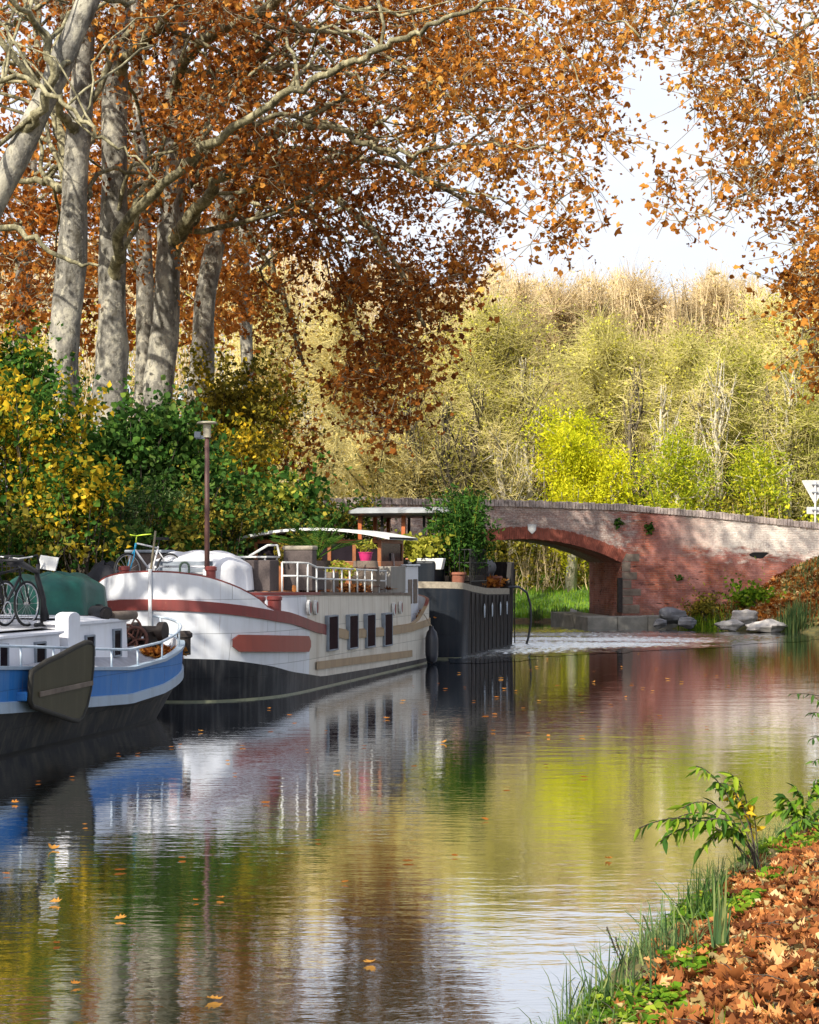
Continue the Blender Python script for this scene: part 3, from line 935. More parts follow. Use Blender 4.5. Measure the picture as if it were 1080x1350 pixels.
# ---- white barge
WS0, WS1, WRC, WHB = 28.7, 42.75, -12.55, 1.95
wout = outline_boat(WS0, WS1, WRC, WHB, 2.9, 1.5, 2.35, 2.2)
ks = [28.7, 29.2, 30.3, 30.9, 32.4, 34.4, 37.5, 39.6, 42.7]
band_t = lambda s: interp(s, ks, [1.87, 1.79, 1.62, 1.55, 1.31, 1.08, 1.02, 1.02, 1.16])
band_b = lambda s: band_t(s) - interp(s, [28.7, 31, 35, 43], [.20, .19, .17, .17])
blk = lambda s: interp(s, [28.7, 29.2, 30.3, 31, 32.8, 37, 42.7], [.80, .76, .58, .44, .23, .16, .12])
bulw = lambda s: max(band_t(s), interp(s, [28.7, 29.0, 29.5, 29.9, 30.15, 30.3, 39.9, 40.6, 41.6, 42.7], [2.36, 2.25, 2.02, 1.82, 1.64, 1.0, 1.0, 1.12, 1.55, 1.72]))
barge = thing('white_barge', 'white bluff bowed houseboat barge with maroon bands and black lower hull', 'houseboat', B(35.5, WRC, 0), 'houseboats moored along the bank')
fl = lambda k: (lambda s: k * interp(s, [28.7, 32, 41, 42.7], [1, .3, .3, 1]))
whiteF = lambda: None
rows = [(lambda s: -.5, fl(.16)), (lambda s: .0, fl(.10)), (lambda s: .028, fl(.095)), (blk, fl(.06)), (lambda s: (blk(s) + band_b(s)) / 2, fl(.02)), (band_b, 0.0), (band_t, 0.0),
        (bulw, 0.0), (lambda s: bulw(s) + .03, .0), (lambda s: bulw(s) + .03, .09), (lambda s: band_t(s) - .12, .09)]
mb = hull_rows(wout, rows, [1, 5, 1, 0, 0, 2, 0, 2, 2, 3], 'hull', barge, cap=4)
# aft of the bow white is toned cream for the shaded side and the band turns tan
for i, f in enumerate(mb.f):
    cs = sum((Vector(mb.v[j]).x * SA + Vector(mb.v[j]).y * CA) for j in f[:4]) / 4
    if len(f) == 4 and cs > 31.9:
        if mb.m[i] == 0: mb.m[i] = 6
        if mb.m[i] == 2 and Vector(mb.v[f[0]]).z < 1.4 and cs < 41.9 and cs > 33: mb.m[i] = 7
mb.build('hull', [M['white'], M['blackhull'], M['maroon'], M['white'], M['deck'], M['waterstain'], M['cream'], M['tan']], barge, smooth=True, auto=35)
# proud rubbing band
def band_part(name, zt, zb, sA, sB, mat, proud=.035, both=True):
    mb = MB()
    idx = [i for i, o in enumerate(wout) if sA <= o[0] <= sB and (both or o[1] > WRC)]
    segs = [(i, (i + 1) % len(wout)) for i in idx if (i + 1) % len(wout) in idx]
    for i, j in segs:
        q = []
        for (k, zf, pr) in ((i, zb, 0), (j, zb, 0), (j, zb, proud), (i, zb, proud), (i, zt, 0), (j, zt, 0), (j, zt, proud), (i, zt, proud)):
            s, r, a, c = wout[k]
            q.append(B(s + a * pr, r + c * pr, zf(s)))
        mb.add(q, [(3, 2, 6, 7), (7, 6, 5, 4), (0, 1, 2, 3)])
    return mb.build(name, mat, barge, smooth=True, auto=35)
band_part('rubbing_band', band_t, band_b, 28.7, 33.0, M['maroon'])
band_part('rubbing_band', band_t, band_b, 33.0, 42.0, M['tan'], both=False)
band_part('lower_band', lambda s: interp(s, [32, 40], [.56, .40]), lambda s: interp(s, [32, 40], [.40, .24]), 32.1, 39.9, M['tan'], .02, both=False)
# stem bar
sm = MB(); sm.tube([B(WS0 - .03, WRC, -.3), B(WS0 - .035, WRC, 2.42)], .035, 8)
sm.build('stem_bar', M['rail'], barge, smooth=True)
# name board, blank and maroon, on the bow
pl = MB()
pidx = []
def out_at(s):
    ss = [(o[0], o) for o in wout[:len(wout) // 2 + 1] if o[1] >= WRC]
    xs = [a for a, _ in ss]
    return tuple(np.interp(s, xs, [o[k] for _, o in ss]) for k in range(4))
n = 22
sA, sB = 29.28, 31.9
ring = []
for k in range(n + 1):
    s = sA + (sB - sA) * k / n
    x = k / n
    e = min(1, (x / .045) ** .5 if x < .045 else 1) * min(1, ((1 - x) / .03) ** .5 if x > .97 else 1)
    zc = interp(s, [29.2, 31.9], [1.07, .93]); hh_ = .155 * max(.35, e)
    ring.append((s, zc - hh_, zc + hh_))
for (s, za, zb), (s2, za2, zb2) in zip(ring[:-1], ring[1:]):
    q = []
    for ss, z_, pr in ((s, za, .0), (s2, za2, .0), (s2, za2, .05), (s, za, .05), (s, zb, .0), (s2, zb2, .0), (s2, zb2, .05), (s, zb, .05)):
        o = out_at(ss); ins = .03 * 0
        q.append(B(o[0] + o[2] * pr, o[1] + o[3] * pr, z_))
    pl.add(q, [(3, 2, 6, 7), (7, 6, 5, 4), (0, 1, 2, 3)])
pl.add([], [])
pl.build('name_board', M['plaque'], barge)
# hatch house
hs0, hs1 = 30.75, 39.95
hout = outline_boat(hs0, hs1, WRC, WHB - .02, 1.5, .12, 2.6, 4, na=12, nmid=16)
htop = lambda s: interp(s, [30, 32, 40], [1.97, 1.95, 1.78])
hrows = [(lambda s: band_t(s) - .3, 0), (lambda s: htop(s) - .06, .03), (lambda s: htop(s) - .06, .005), (htop, .005)]
mb = hull_rows(hout, hrows, [0, 1, 1], 'house', barge, cap=2)
for i, f in enumerate(mb.f):
    cs = sum((Vector(mb.v[j]).x * SA + Vector(mb.v[j]).y * CA) for j in f[:4]) / 4
    if len(f) == 4 and mb.m[i] == 0 and cs > 31.9: mb.m[i] = 3
    if len(f) == 4 and mb.m[i] == 1 and cs > 32.5: mb.m[i] = 4
house = mb.build('hatch_house', [M['white'], M['maroon'], M['deck'], M['cream'], M['oldwood']], barge, smooth=True, auto=30)
sideR = WRC + WHB
def at_side(px, y_):
    """s where the starboard side crosses pixel column px"""
    k = (px - CX) / F
    # X = s*SA + r*CA ; Y = s*CA - r*SA ; X = k*Y
    return (k * (-sideR * SA) - sideR * CA) / (SA - k * CA)
for px in (437, 464, 487, 510):
    s = at_side(px, 0)
    zt = H - (interp(px, [437, 510], [811, 808]) - HY) / F * B(s, sideR, 0).y
    zb = H - (interp(px, [437, 510], [858, 852]) - HY) / F * B(s, sideR, 0).y
    wdt = .33
    mb = MB()
    for a, b_, c, d in ((-wdt, -wdt + .03, zb, zt), (wdt - .03, wdt, zb, zt), (-wdt + .03, wdt - .03, zt - .035, zt), (-wdt + .03, wdt - .03, zb, zb + .035)):
        mb.box(s + a, s + b_, sideR - .05, sideR + .058, c, d, B)
    wn = mb.build('window', M['rim'], barge, bevel=.012)
    mb = MB(); mb.box(s - wdt + .03, s + wdt - .03, sideR - .04, sideR + .045, zb + .035, zt - .035, B)
    mb.build('pane', M['glassred'], wn)
# oval scuppers in the house side
for px, py in ((407, 801), (416, 801), (519, 803), (528, 801)):
    s = at_side(px, 0); zc = H - (py - HY) / F * B(s, sideR, 0).y
    mb = MB(); mb.prism([B(s + .09 * math.cos(a), sideR - .02, zc + .15 * math.sin(a)) for a in np.linspace(0, 6.283, 13)[:-1]], B(0, .05, 0))
    sc_ = mb.build('scupper', M['whitepot'], barge)
    mb = MB(); mb.prism([B(s + .045 + .045 * math.cos(a), sideR - .02, zc + .12 * math.sin(a)) for a in np.linspace(0, 6.283, 13)[:-1]], B(0, .056, 0))
    mb.build('slot', M['maroon'], sc_)
# maroon twin bollards on the side deck
for s, r in ((30.15, -11.02), (30.62, -10.86)):
    c = B(s, r, 1.48)
    mb = MB(); mb.lathe(c, [(.13, 0), (.13, .33), (.15, .35), (.15, .40), (.12, .42)], 14)
    mb.build('bollard', M['maroon'], barge, smooth=True, auto=40)
for s, r in ((29.75, -13.55), (29.62, -11.75)):
    mb = MB(); mb.lathe(B(s, r, 1.75), [(.09, 0), (.09, .62), (.11, .64), (.11, .70), (.07, .72)], 14)
    mb.build('bollard', M['maroon'], barge, smooth=True, auto=40)
# roof railing
mb = MB()
rp = [B(s, sideR - .12, htop(s)) for s in np.linspace(32.2, 37.9, 11)]
p0 = [B(31.75, -11.1, htop(31)), B(31.95, -10.85, htop(31.5))] + rp
for hgt in (.50, .27):
    mb.tube([p + Vector((0, 0, hgt * (1.15 if i < 3 else 1))) for i, p in enumerate(p0)], .02, 6)
for i, p in enumerate(p0):
    mb.tube([p, p + Vector((0, 0, .5 * (1.15 if i < 3 else 1)))], .02, 6)
mb.build('roof_railing', M['rail'], barge, smooth=True)
# wheelhouse
mb = MB()
w0, w1, ra, rb_ = 38.3, 40.3, -14.1, -10.95
mb.box(w0, w1, ra, rb_, 1.7, 2.55, B)
for r in np.linspace(ra, rb_ - .09, 6):
    mb.box(w0, w0 + .09, r, r + .09, 2.55, 3.02, B)
    mb.box(w1 - .09, w1, r, r + .09, 2.55, 3.02, B)
mb.box(w0 + .001, w1 - .001, ra - .003, rb_ + .003, 2.97, 3.06, B)
wh = mb.build('wheelhouse', M['wood'], barge, bevel=.01)
mb = MB(); mb.box(w0 + .03, w1 - .03, ra + .03, rb_ - .03, 2.5, 2.99, B)
mb.build('window', M['glass'], wh)
mb = MB()
nn = 14
for k in range(nn):
    r0_, r1_ = ra - .3 + (rb_ - ra + .6) * k / nn, ra - .3 + (rb_ - ra + .6) * (k + 1) / nn
    zf = lambda r: 3.05 + .22 * (1 - ((r - (ra + rb_) / 2) / ((rb_ - ra) / 2 + .3)) ** 2)
    q = [B(s, r, zf(r) + dz) for dz in (0, .06) for s, r in ((w0 - .35, r0_), (w0 - .35, r1_), (w1 + .2, r1_), (w1 + .2, r0_))]
    mb.add(q, [(0, 3, 2, 1), (4, 5, 6, 7), (0, 1, 5, 4), (2, 3, 7, 6)])
mb.build('roof', M['roofwhite'], wh)
# stern cabin with brown window
mb = MB(); mb.box(40.1, 41.35, -12.3, -10.85, .95, 2.42, B); mb.box(40.05, 41.4, -12.35, -10.8, 2.42, 2.47, B)
stc = mb.build('stern_cabin', M['white'], barge, bevel=.03)
mb = MB()
for s in (40.35, 40.85):
    mb.box(s, s + .35, -10.87, -10.83, 1.5, 2.1, B)
mb.build('window', M['oldwood'], stc, bevel=.01)
# bow deck and its fittings
# ---- fender
fd = thing('boat_fender', 'black rubber fender hanging on a rope at the barge stern', 'fender', B(41.0, sideR + .2, .1))
mb = MB(); mb.lathe(B(40.9, sideR + .21, .02), [(.03, 0), (.12, .05), (.16, .2), (.16, .62), (.12, .78), (.05, .86), (.04, .92)], 14)
mb.build('fender_body', M['rubber'], fd, smooth=True)
mb = MB(); mb.tube([B(40.9, sideR + .21, .93), B(40.9, sideR + .10, 1.1), B(40.9, sideR + .02, 1.22), B(40.85, sideR - .2, 1.24)], .014, 6)
mb.build('rope', M['rope'], fd)

# ---- black barge
KS0, KS1, KRC, KHB = 42.95, 50.2, -12.35, 2.22
kout = outline_boat(KS0, KS1, KRC, KHB, .75, .45, 4, 4, na=10, nmid=20)
ktop = lambda s: interp(s, [42.9, 44.3, 46, 49.2, 49.3, 50.3], [2.02, 1.90, 1.80, 1.74, 2.48, 2.52])
black = thing('black_barge', 'black tarred barge with square ends and a glazed wheelhouse', 'houseboat', B(46.5, KRC, 0), 'houseboats moored along the bank')
rows = [(lambda s: -.5, .12), (lambda s: .01, .07), (lambda s: .035, .065), (lambda s: interp(s, [42.9, 50], [.9, .85]), .03), (lambda s: ktop(s) - .17, 0), (lambda s: ktop(s), 0.0), (ktop, .12), (lambda s: 1.45, .12)]
mb = hull_rows(kout, rows, [0, 2, 0, 0, 3, 0, 0], 'hull', black, cap=4)
for i, f in enumerate(mb.f):
    cs = sum((Vector(mb.v[j]).x * SA + Vector(mb.v[j]).y * CA) for j in f[:4]) / 4
    if mb.m[i] == 3 and cs > 49.2: mb.m[i] = 0
    if mb.m[i] == 0 and cs < 44.0: mb.m[i] = 1
mb.build('hull', [M['blackhull2'], M['navy'], M['waterstain'], M['leaf_tan'] if False else M['wickertop'], M['darkdeck']], black, smooth=True, auto=30)
mb = MB()
for s in np.arange(44.1, 50, .52):
    mb.box(s, s + .035, KRC + KHB + .001, KRC + KHB + .03, .1, ktop(s) - .2, B)
mb.build('side_battens', M['blackhull2'], black)
for s in (45.6, 46.6, 47.7, 48.6):
    mb = MB(); mb.prism([B(s - .03, KRC + KHB + .035, 1.0), B(s + .03, KRC + KHB + .035, 1.0), B(s + .07, KRC + KHB + .035, 1.3), B(s, KRC + KHB + .035, 1.38), B(s - .07, KRC + KHB + .035, 1.3)], B(0, .012, 0))
    mb.build('side_light', M['railblue'], black)
mb = MB()
mb.box(43.6, 45.9, -13.9, -11.0, 1.4, 2.55, B)
mb.box(45.9, 49.1, -13.9, -11.0, 1.4, 1.95, B)
mb.build('deckhouse', M['navy'], black, bevel=.06)
mb = MB()
ca, cb_, cra, crb = 45.4, 48.4, -13.65, -11.15
for s in (ca, (ca + cb_) / 2, cb_ - .1):
    for r in (cra, (cra + crb) / 2, crb - .1):
        if s == (ca + cb_) / 2 and r == (cra + crb) / 2: continue
        mb.box(s, s + .11, r, r + .11, 1.95, 3.82, B)
mb.box(ca - .005, cb_ + .015, cra - .01, crb + .01, 2.4, 2.62, B)
kw = mb.build('wheelhouse', M['orangewood'], black, bevel=.01)
mb = MB(); mb.box(ca + .02, cb_ - .02, cra + .02, crb - .02, 1.9, 2.95, B); mb.build('lower_panel', M['navy'], kw)
for r in (cra + .65, crb - .65):
    for q0, q1 in ((ca + .02, ca + .09), (cb_ - .09, cb_ - .02)):
        mb = MB(); mb.box(q0, q1, r, r + .07, 2.95, 3.8, B); mb.build('glazing_bar', M['blackrail'], kw)
mb = MB()
ro = outline_boat(ca - .45, cb_ + .4, (cra + crb) / 2, (crb - cra) / 2 + .25, .5, .5, 3.5, 3.5, na=8, nmid=6)
m2 = hull_rows(ro, [(lambda s: 3.80, .10), (lambda s: 3.86, 0), (lambda s: 3.94, .0), (lambda s: 4.02, .25)], [0, 0, 0], 'roof', kw, cap=0)
m2.f.append(tuple(range(len(ro) - 1, -1, -1))); m2.m.append(0)
m2.build('roof', M['roofgrey'], kw, smooth=True, auto=50)
mb = MB(); mb.tube([B(48.0, -10.75, 2.35), B(49.1, -10.75, 2.35)], .24, 16)
mb.box(48.2, 48.3, -10.95, -10.55, 1.75, 2.2, B); mb.box(48.8, 48.9, -10.95, -10.55, 1.75, 2.2, B)
mb.build('fuel_tank', M['darkdeck'], black, smooth=True, auto=40)
hz = thing('mooring_hose', 'black hose looping down from the black barge into the water', 'hose', B(50.0, -10.0, 1.7))
mb = MB(); mb.tube([B(49.0, -10.15, 1.78), B(49.6, -9.95, 1.78), B(50.1, -9.8, 1.6), B(50.3, -9.72, 1.2), B(50.35, -9.72, .7), B(50.3, -9.8, .2), B(50.2, -9.9, -.15)], .035, 8)
mb.build('hose_line', M['rubber'], hz, smooth=True)

# ---- blue boat
LS0, LS1, LRC, LHB = 17.0, 27.35, -12.55, 1.82
lout = outline_boat(LS0, LS1, LRC, LHB, 2.2, 2.1, 2.0, 2.1)
ltop = lambda s: interp(s, [17, 21, 22.5, 23.8, 25, 26, 27.4], [1.35, 1.10, 1.0, .92, .98, 1.14, 1.34])
lblue = lambda s: ltop(s) - interp(s, [20, 24, 27], [.42, .36, .36])
blue = thing('blue_boat', 'blue and white canal boat with rounded dark lower hull', 'houseboat', B(22.5, LRC, 0), 'houseboats moored along the bank')
ff = lambda k: (lambda s: k * interp(s, [17, 20, 24, 27.4], [1.4, 1, 1, 2.2]))
rows = [(lambda s: -.5, ff(.34)), (lambda s: -.02, ff(.24)), (lambda s: .04, ff(.225)), (lambda s: .35, ff(.12)), (lambda s: lblue(s) - .15, ff(.03)), (lambda s: lblue(s) - .14, -.03), (lambda s: lblue(s), -.03), (lambda s: lblue(s) + .01, 0),
        (ltop, -.02), (lambda s: ltop(s) + .005, -.05), (lambda s: ltop(s) + .05, -.05), (lambda s: ltop(s) + .05, .07), (lambda s: ltop(s) - .12, .08)]
mb = hull_rows(lout, rows, [0, 3, 0, 0, 1, 1, 1, 2, 1, 1, 1, 4], 'hull', blue, cap=5)
mb.build('hull', [M['greyhull'], M['paleblue'], M['blue'], M['leeedge'], M['cabin'], M['deck']], blue, smooth=True, auto=35)
# cabins
sdR = LRC + LHB
def s_at(px, r):
    k = (px - CX) / F
    return (k * (-r * SA) - r * CA) / (SA - k * CA)
def z_at(py, s, r):
    return H - (py - HY) / F * B(s, r, 0).y
rL, rT = LRC + 1.30, LRC + 1.26
mb = MB()
sL1 = s_at(84, rL)
c1o = outline_boat(18.4, sL1, LRC, 1.30, .25, .10, 5, 8, na=6, nmid=6)
m2 = hull_rows(c1o, [(lambda s: .8, 0), (lambda s: 1.50, .04), (lambda s: 1.53, -.03), (lambda s: 1.56, -.03), (lambda s: 1.60, .3)], [0, 0, 0, 0], '', None, cap=0)
low = m2.build('low_cabin', M['cabin'], blue, smooth=True, auto=35)
sT0, sT1 = s_at(98, rT), s_at(171, rT)
c2o = outline_boat(sT0, sT1, LRC, 1.26, .08, .10, 8, 8, na=6, nmid=6)
m2 = hull_rows(c2o, [(lambda s: .75, 0), (lambda s: 1.60, .03), (lambda s: 1.63, -.03), (lambda s: 1.67, -.03), (lambda s: 1.71, .3)], [0, 0, 0, 0], '', None, cap=0)
tall = m2.build('tall_cabin', M['cabin'], blue, smooth=True, auto=35)
def win(par, px0, px1, py0, py1, r):
    s0, s1 = s_at(px0, r), s_at(px1, r)
    z1, z0 = z_at(py0, (s0 + s1) / 2, r), z_at(py1, (s0 + s1) / 2, r)
    mb = MB()
    for a, b_, c, d in ((s0, s0 + .03, z0, z1), (s1 - .03, s1, z0, z1), (s0 + .03, s1 - .03, z1 - .03, z1), (s0 + .03, s1 - .03, z0, z0 + .03)):
        mb.box(a, b_, r - .06, r + .03, c, d, B)
    wn = mb.build('window', M['rim'], par, bevel=.008)
    mb = MB(); mb.box(s0 + .03, s1 - .03, r - .05, r + .012, z0 + .03, z1 - .03, B)
    mb.build('pane', M['glass'], wn)
win(low, -3, 10, 849, 884, rL - .02); win(low, 45.5, 59.5, 846, 883, rL - .02)
win(tall, 112, 124, 837, 866, rT - .015); win(tall, 148.5, 159, 829, 866, rT - .015)
# companionway hood between the cabins
mb = MB()
h0, h1 = s_at(87, rT), s_at(103, rT)
pts = [(h0, .8), (h1, .8), (h1, 1.74)] + [((h0 + h1) / 2 + (h1 - h0) / 2 * math.cos(a), 1.74 + .08 * math.sin(a)) for a in np.linspace(.3, math.pi - .3, 7)] + [(h0, 1.74)]
mb.prism([B(s, rT - .18, z) for s, z in pts], B(0, .22, 0))
mb.build('companion_hood', M['cabin'], blue, bevel=.015)
# rail
mb = MB()
idx = [i for i, o in enumerate(lout) if 18.5 < o[0] < 27.2 and o[1] > LRC + .6]
pts = [(lout[i][0] - lout[i][2] * .02, lout[i][1] - lout[i][3] * .02) for i in idx]
dist = 0; last = None
line = []
for k, (s, r) in enumerate(pts):
    line.append(B(s, r, ltop(s) + .05))
mb.tube([p + Vector((0, 0, .26)) for p in line], .022, 6)
acc = 9
for k, p in enumerate(line):
    if last is not None: acc += (p - last).length
    last = p
    if acc > .72:
        mb.tube([p, p + Vector((0, 0, .26))], .016, 6); acc = 0
mb.build('side_rail', M['railblue'], blue, smooth=True)
# leeboard
for k_ in ('blue', 'blackhull', 'blackhull2', 'greyhull', 'navy', 'leeboard', 'leeedge', 'winch', 'blacktarp', 'bikeblack', 'blackrail'): M[k_].node_tree.nodes['Principled BSDF'].inputs['Specular IOR Level'].default_value = .15
zr = sdR + .14
lpx = [(38.5, 893), (39.5, 886), (58, 873), (76, 865), (96, 854), (111, 847), (117, 848), (119.5, 853), (119, 878), (116, 907), (111, 930), (105, 945), (100, 950), (92, 949), (60, 938), (40, 931), (36.5, 924)]
dlo = [(s_at(a, zr), z_at(b_, s_at(a, zr), zr)) for a, b_ in lpx]
mb = MB(); mb.prism([B(s, zr, z) for s, z in dlo], B(0, .05, 0))
lee = mb.build('leeboard', M['leeboard'], blue, bevel=.012)
mb = MB(); mb.tube([B(s, zr + .025, z) for s, z in dlo], .04, 8, closed=True); mb.build('edge_band', M['leeedge'], lee, smooth=True)
ba, bb_ = s_at(47, zr), s_at(117, zr)
mb = MB(); mb.prism([B(ba, zr + .05, .78), B(ba, zr + .05, .85), B(bb_, zr + .05, .89), B(bb_, zr + .05, .82)], B(0, .025, 0)); mb.build('batten', M['oldwood'], lee, bevel=.008)
ba, bb_ = s_at(22, sdR), s_at(37, sdR)
mb = MB(); mb.box(ba, bb_, sdR - .02, zr + .01, .74, .86, B); mb.build('leeboard_bracket', M['blue'], blue, bevel=.02)
# windlass on the foredeck
wl = MB()
wl.tube([B(26.25, -12.2, 1.40), B(26.25, -11.25, 1.40)], .09, 16)
wl.tube([B(26.25, -12.2, 1.40), B(26.25, -12.12, 1.40)], .16, 16)
wl.tube([B(26.25, -11.33, 1.40), B(26.25, -11.22, 1.40)], .16, 16)
wl.tube([B(26.25, -11.8, 1.40), B(26.25, -11.7, 1.40)], .15, 12)
wl.tube([B(26.4, -12.0, 1.2), B(26.4, -11.45, 1.2)], .06, 10)
wl.box(26.0, 26.5, -12.0, -11.9, .95, 1.4, B); wl.box(26.0, 26.5, -11.5, -11.4, .95, 1.4, B)
ww = wl.build('windlass', M['winch'], blue, smooth=True, auto=40)
mb = MB()
c = B(25.95, -11.75, 1.42)
ax = B(1, 0, 0)
mb.ring(c, ax, .24, .018, 24, 6)
mb.ring(c, ax, .10, .02, 14, 6)
for k in range(6):
    a = k * math.pi / 3
    mb.tube([c, c + (B(0, 1, 0) * math.cos(a) + Vector((0, 0, 1)) * math.sin(a)) * .24], .013, 6)
c2 = B(25.92, -11.6, 1.28)
mb.ring(c2, ax, .2, .03, 20, 6)
for k in range(5):
    a = k * math.pi * .4
    mb.tube([c2, c2 + (B(0, 1, 0) * math.cos(a) + Vector((0, 0, 1)) * math.sin(a)) * .2], .018, 6)
mb.build('hand_wheel', M['rust'], ww, smooth=True)
mb = MB()
mb.lathe(B(26.55, -11.0, 1.0), [(.10, 0), (.10, .28), (.13, .30), (.13, .36), (.08, .40)], 12)
mb.build('bollard', M['winch'], blue, smooth=True, auto=40)
mb = MB(); mb.lathe(B(25.85, -12.5, .95), [(.16, 0), (.17, .45), (.12, .5)], 12); 
mb.build('deck_box', M['blue'], blue, smooth=True, auto=40)

# ------------------------------------------------------------------ things on the boats
def tarp(name, label, cat, cen, ax_, ay_, hgt, mat, seed, p=2.6, wr=.05, group=None, flat=.12):
    """a cloth-covered heap; ax_, ay_ are the half axes as vectors"""
    o = thing(name, label, cat, cen, group)
    rg = np.random.default_rng(seed)
    n, m = 40, 16
    vs = []
    ph = rg.uniform(0, 6, 6)
    for i in range(m + 1):
        u = i / m
        for j in range(n):
            a = 2 * math.pi * j / n
            ca, sa = math.cos(a), math.sin(a)
            se = (abs(ca) ** p + abs(sa) ** p) ** (-1 / p)
            rad = (1 - (1 - u) ** 2.2) ** .5 if u < 1 else 1
            rad = min(1, u * 1.5) if u < .66 else 1 + (u - .66) * .12
            z = 1 - (max(0, u - flat) / (1 - flat)) ** 1.7
            fold = 1 + wr * (math.sin(7 * a + ph[0]) * u + .6 * math.sin(13 * a + ph[1]) * u * u)
            dz = wr * (math.sin(3 * a + 5 * u + ph[2]) + .7 * math.sin(5 * a - 7 * u + ph[3])) * (1 - u * .6)
            q = Vector(cen) + Vector(ax_) * (ca * se * rad * fold) + Vector(ay_) * (sa * se * rad * fold) + Vector((0, 0, hgt * max(0, z + dz)))
            vs.append(q)
    fs = []
    for i in range(m):
        for j in range(n):
            fs.append((i * n + j, (i + 1) * n + j, (i + 1) * n + (j + 1) % n, i * n + (j + 1) % n))
    mb = MB(); mb.add(vs, fs)
    mb.build('cover', mat, o, smooth=True)
    return o
gt = tarp('covered_heap', 'dark green tarpaulin heap on the blue boat cabin roof', 'tarpaulin', B(25.75, -12.95, 1.68), B(.85, 0, 0), B(0, .62, 0), .64, M['greentarp'], 3, 3.2, .075, flat=.45)
wt = tarp('covered_dinghy', 'white sheet draped over a dinghy on the white barge', 'boat cover', B(31.6, -12.75, 1.97), B(.9, 0, 0), B(0, .98, 0), .76, M['whitetarp'], 7, 2.8, .04, flat=.3)
bt = tarp('covered_heap', 'crumpled black tarpaulin beside the mountain bike on the white bow', 'tarpaulin', B(29.85, -14.0, 1.55), B(.4, 0, 0), B(0, .42, 0), .95, M['blacktarp'], 9, 2.4, .05, flat=.2)

def bicycle(label, base, d, mats, R=.335, basket=False, group='bicycles carried on the boats', slant=None):
    """base: ground point under the rear hub; d: unit heading"""
    d = Vector(d).normalized(); up = Vector((0, 0, 1)); side = d.cross(up)
    o = thing('bicycle', label, 'bicycle', base, group)
    g = lambda x, z, y=0: Vector(base) + d * x + up * z + side * y
    for x in (0, 1.06):
        c = g(x, R)
        mb = MB(); mb.ring(c, side, R - .035, .012, 28, 6)
        mb.tube([c - side * .04, c + side * .04], .022, 8)
        for k in range(14):
            a = 2 * math.pi * k / 14
            mb.tube([c, c + (d * math.cos(a) + up * math.sin(a)) * (R - .035)], .0035, 3, caps=False)
        wh_ = mb.build('wheel', M['chrome'], o)
        mb = MB(); mb.ring(c, side, R - .012, .02, 28, 6); mb.build('tyre', M['tyre'], wh_, smooth=True)
    fm = MB()
    bbk, st, hd, hd2 = g(.46, R - .05), g(.30, .80), g(.86, .86), g(.89, .74)
    fm.tube([bbk, st], .018, 6); fm.tube([bbk, hd2], .021, 6); fm.tube([st - up * .03, hd], .018, 6)
    for sd in (-.05, .05):
        fm.tube([bbk, g(0, R, sd)], .011, 6); fm.tube([st - up * .08, g(0, R, sd)], .010, 6)
    fm.build('frame', mats[0], o, smooth=True)
    fk = MB(); fk.tube([hd, hd2], .02, 6)
    for sd in (-.05, .05):
        fk.tube([hd2, g(.95, .6, sd), g(1.06, R, sd)], .012, 6)
    fk.build('fork', mats[1], o, smooth=True)
    hbm = MB(); hbm.tube([hd, g(.84, 1.0)], .014, 6)
    hbm.tube([g(.74, 1.03, -.30), g(.82, 1.02, -.2), g(.85, 1.0, 0), g(.82, 1.02, .2), g(.74, 1.03, .30)], .013, 6)
    hbm.build('handlebar', mats[2], o, smooth=True)
    sdm = MB(); sdm.tube([st, g(.27, .93)], .013, 6)
    sdm.prism([g(.10, .93, -.09), g(.10, .93, .09), g(.22, .93, .06), g(.40, .93, .02), g(.40, .93, -.02), g(.22, .93, -.06)], up * .05)
    sdm.build('saddle', M['bikeblack'], o, bevel=.015)
    cm = MB(); cm.ring(bbk + side * .06, side, .09, .01, 18, 5); cm.tube([bbk + side * .07, bbk + side * .07 + d * .12 - up * .12], .010, 5); cm.tube([bbk - side * .07, bbk - side * .07 - d * .12 + up * .12], .010, 5)
    cm.build('crankset', M['chrome'], o)
    if basket:
        bm2 = MB()
        cx = 1.10
        for zz in (.80, .88, .96, 1.04):
            bm2.tube([g(cx - .17, zz, -.18), g(cx + .17, zz, -.18), g(cx + .17, zz, .18), g(cx - .17, zz, .18)], .008, 4, closed=True)
        for a in np.linspace(-.17, .17, 6):
            for y in (-.18, .18):
                bm2.tube([g(cx + a, .80, y), g(cx + a, 1.04, y)], .006, 4)
            for x in (-.17, .17):
                bm2.tube([g(cx + x, .80, a), g(cx + x, 1.04, a)], .006, 4)
            bm2.tube([g(cx + a, .80, -.18), g(cx + a, .80, .18)], .006, 4)
        bm2.build('basket', M['bikeblack'], o)
    return o
bk1 = bicycle('black town bicycle with chrome wheels on the blue boat roof', B(s_at(36, -12.0) - 1.06, -12.1, 1.605), B(1, .09, 0), (M['bikeblack'], M['bikeblack'], M['chrome']), basket=False)
bk2 = bicycle('maroon framed bicycle behind the black one on the blue boat roof', B(s_at(4, -12.3) - 1.0, -12.35, 1.61), B(1, .05, 0), (M['bikemaroon'], M['bikeblack'], M['bikeblack']), basket=True)
bk3 = bicycle('mountain bicycle with cyan and white frame on the white barge bow', B(30.75, -13.05, 2.04), B(-.9, -.42, 0), (M['bikewhite'], M['bikeblue'], M['bikelime']))

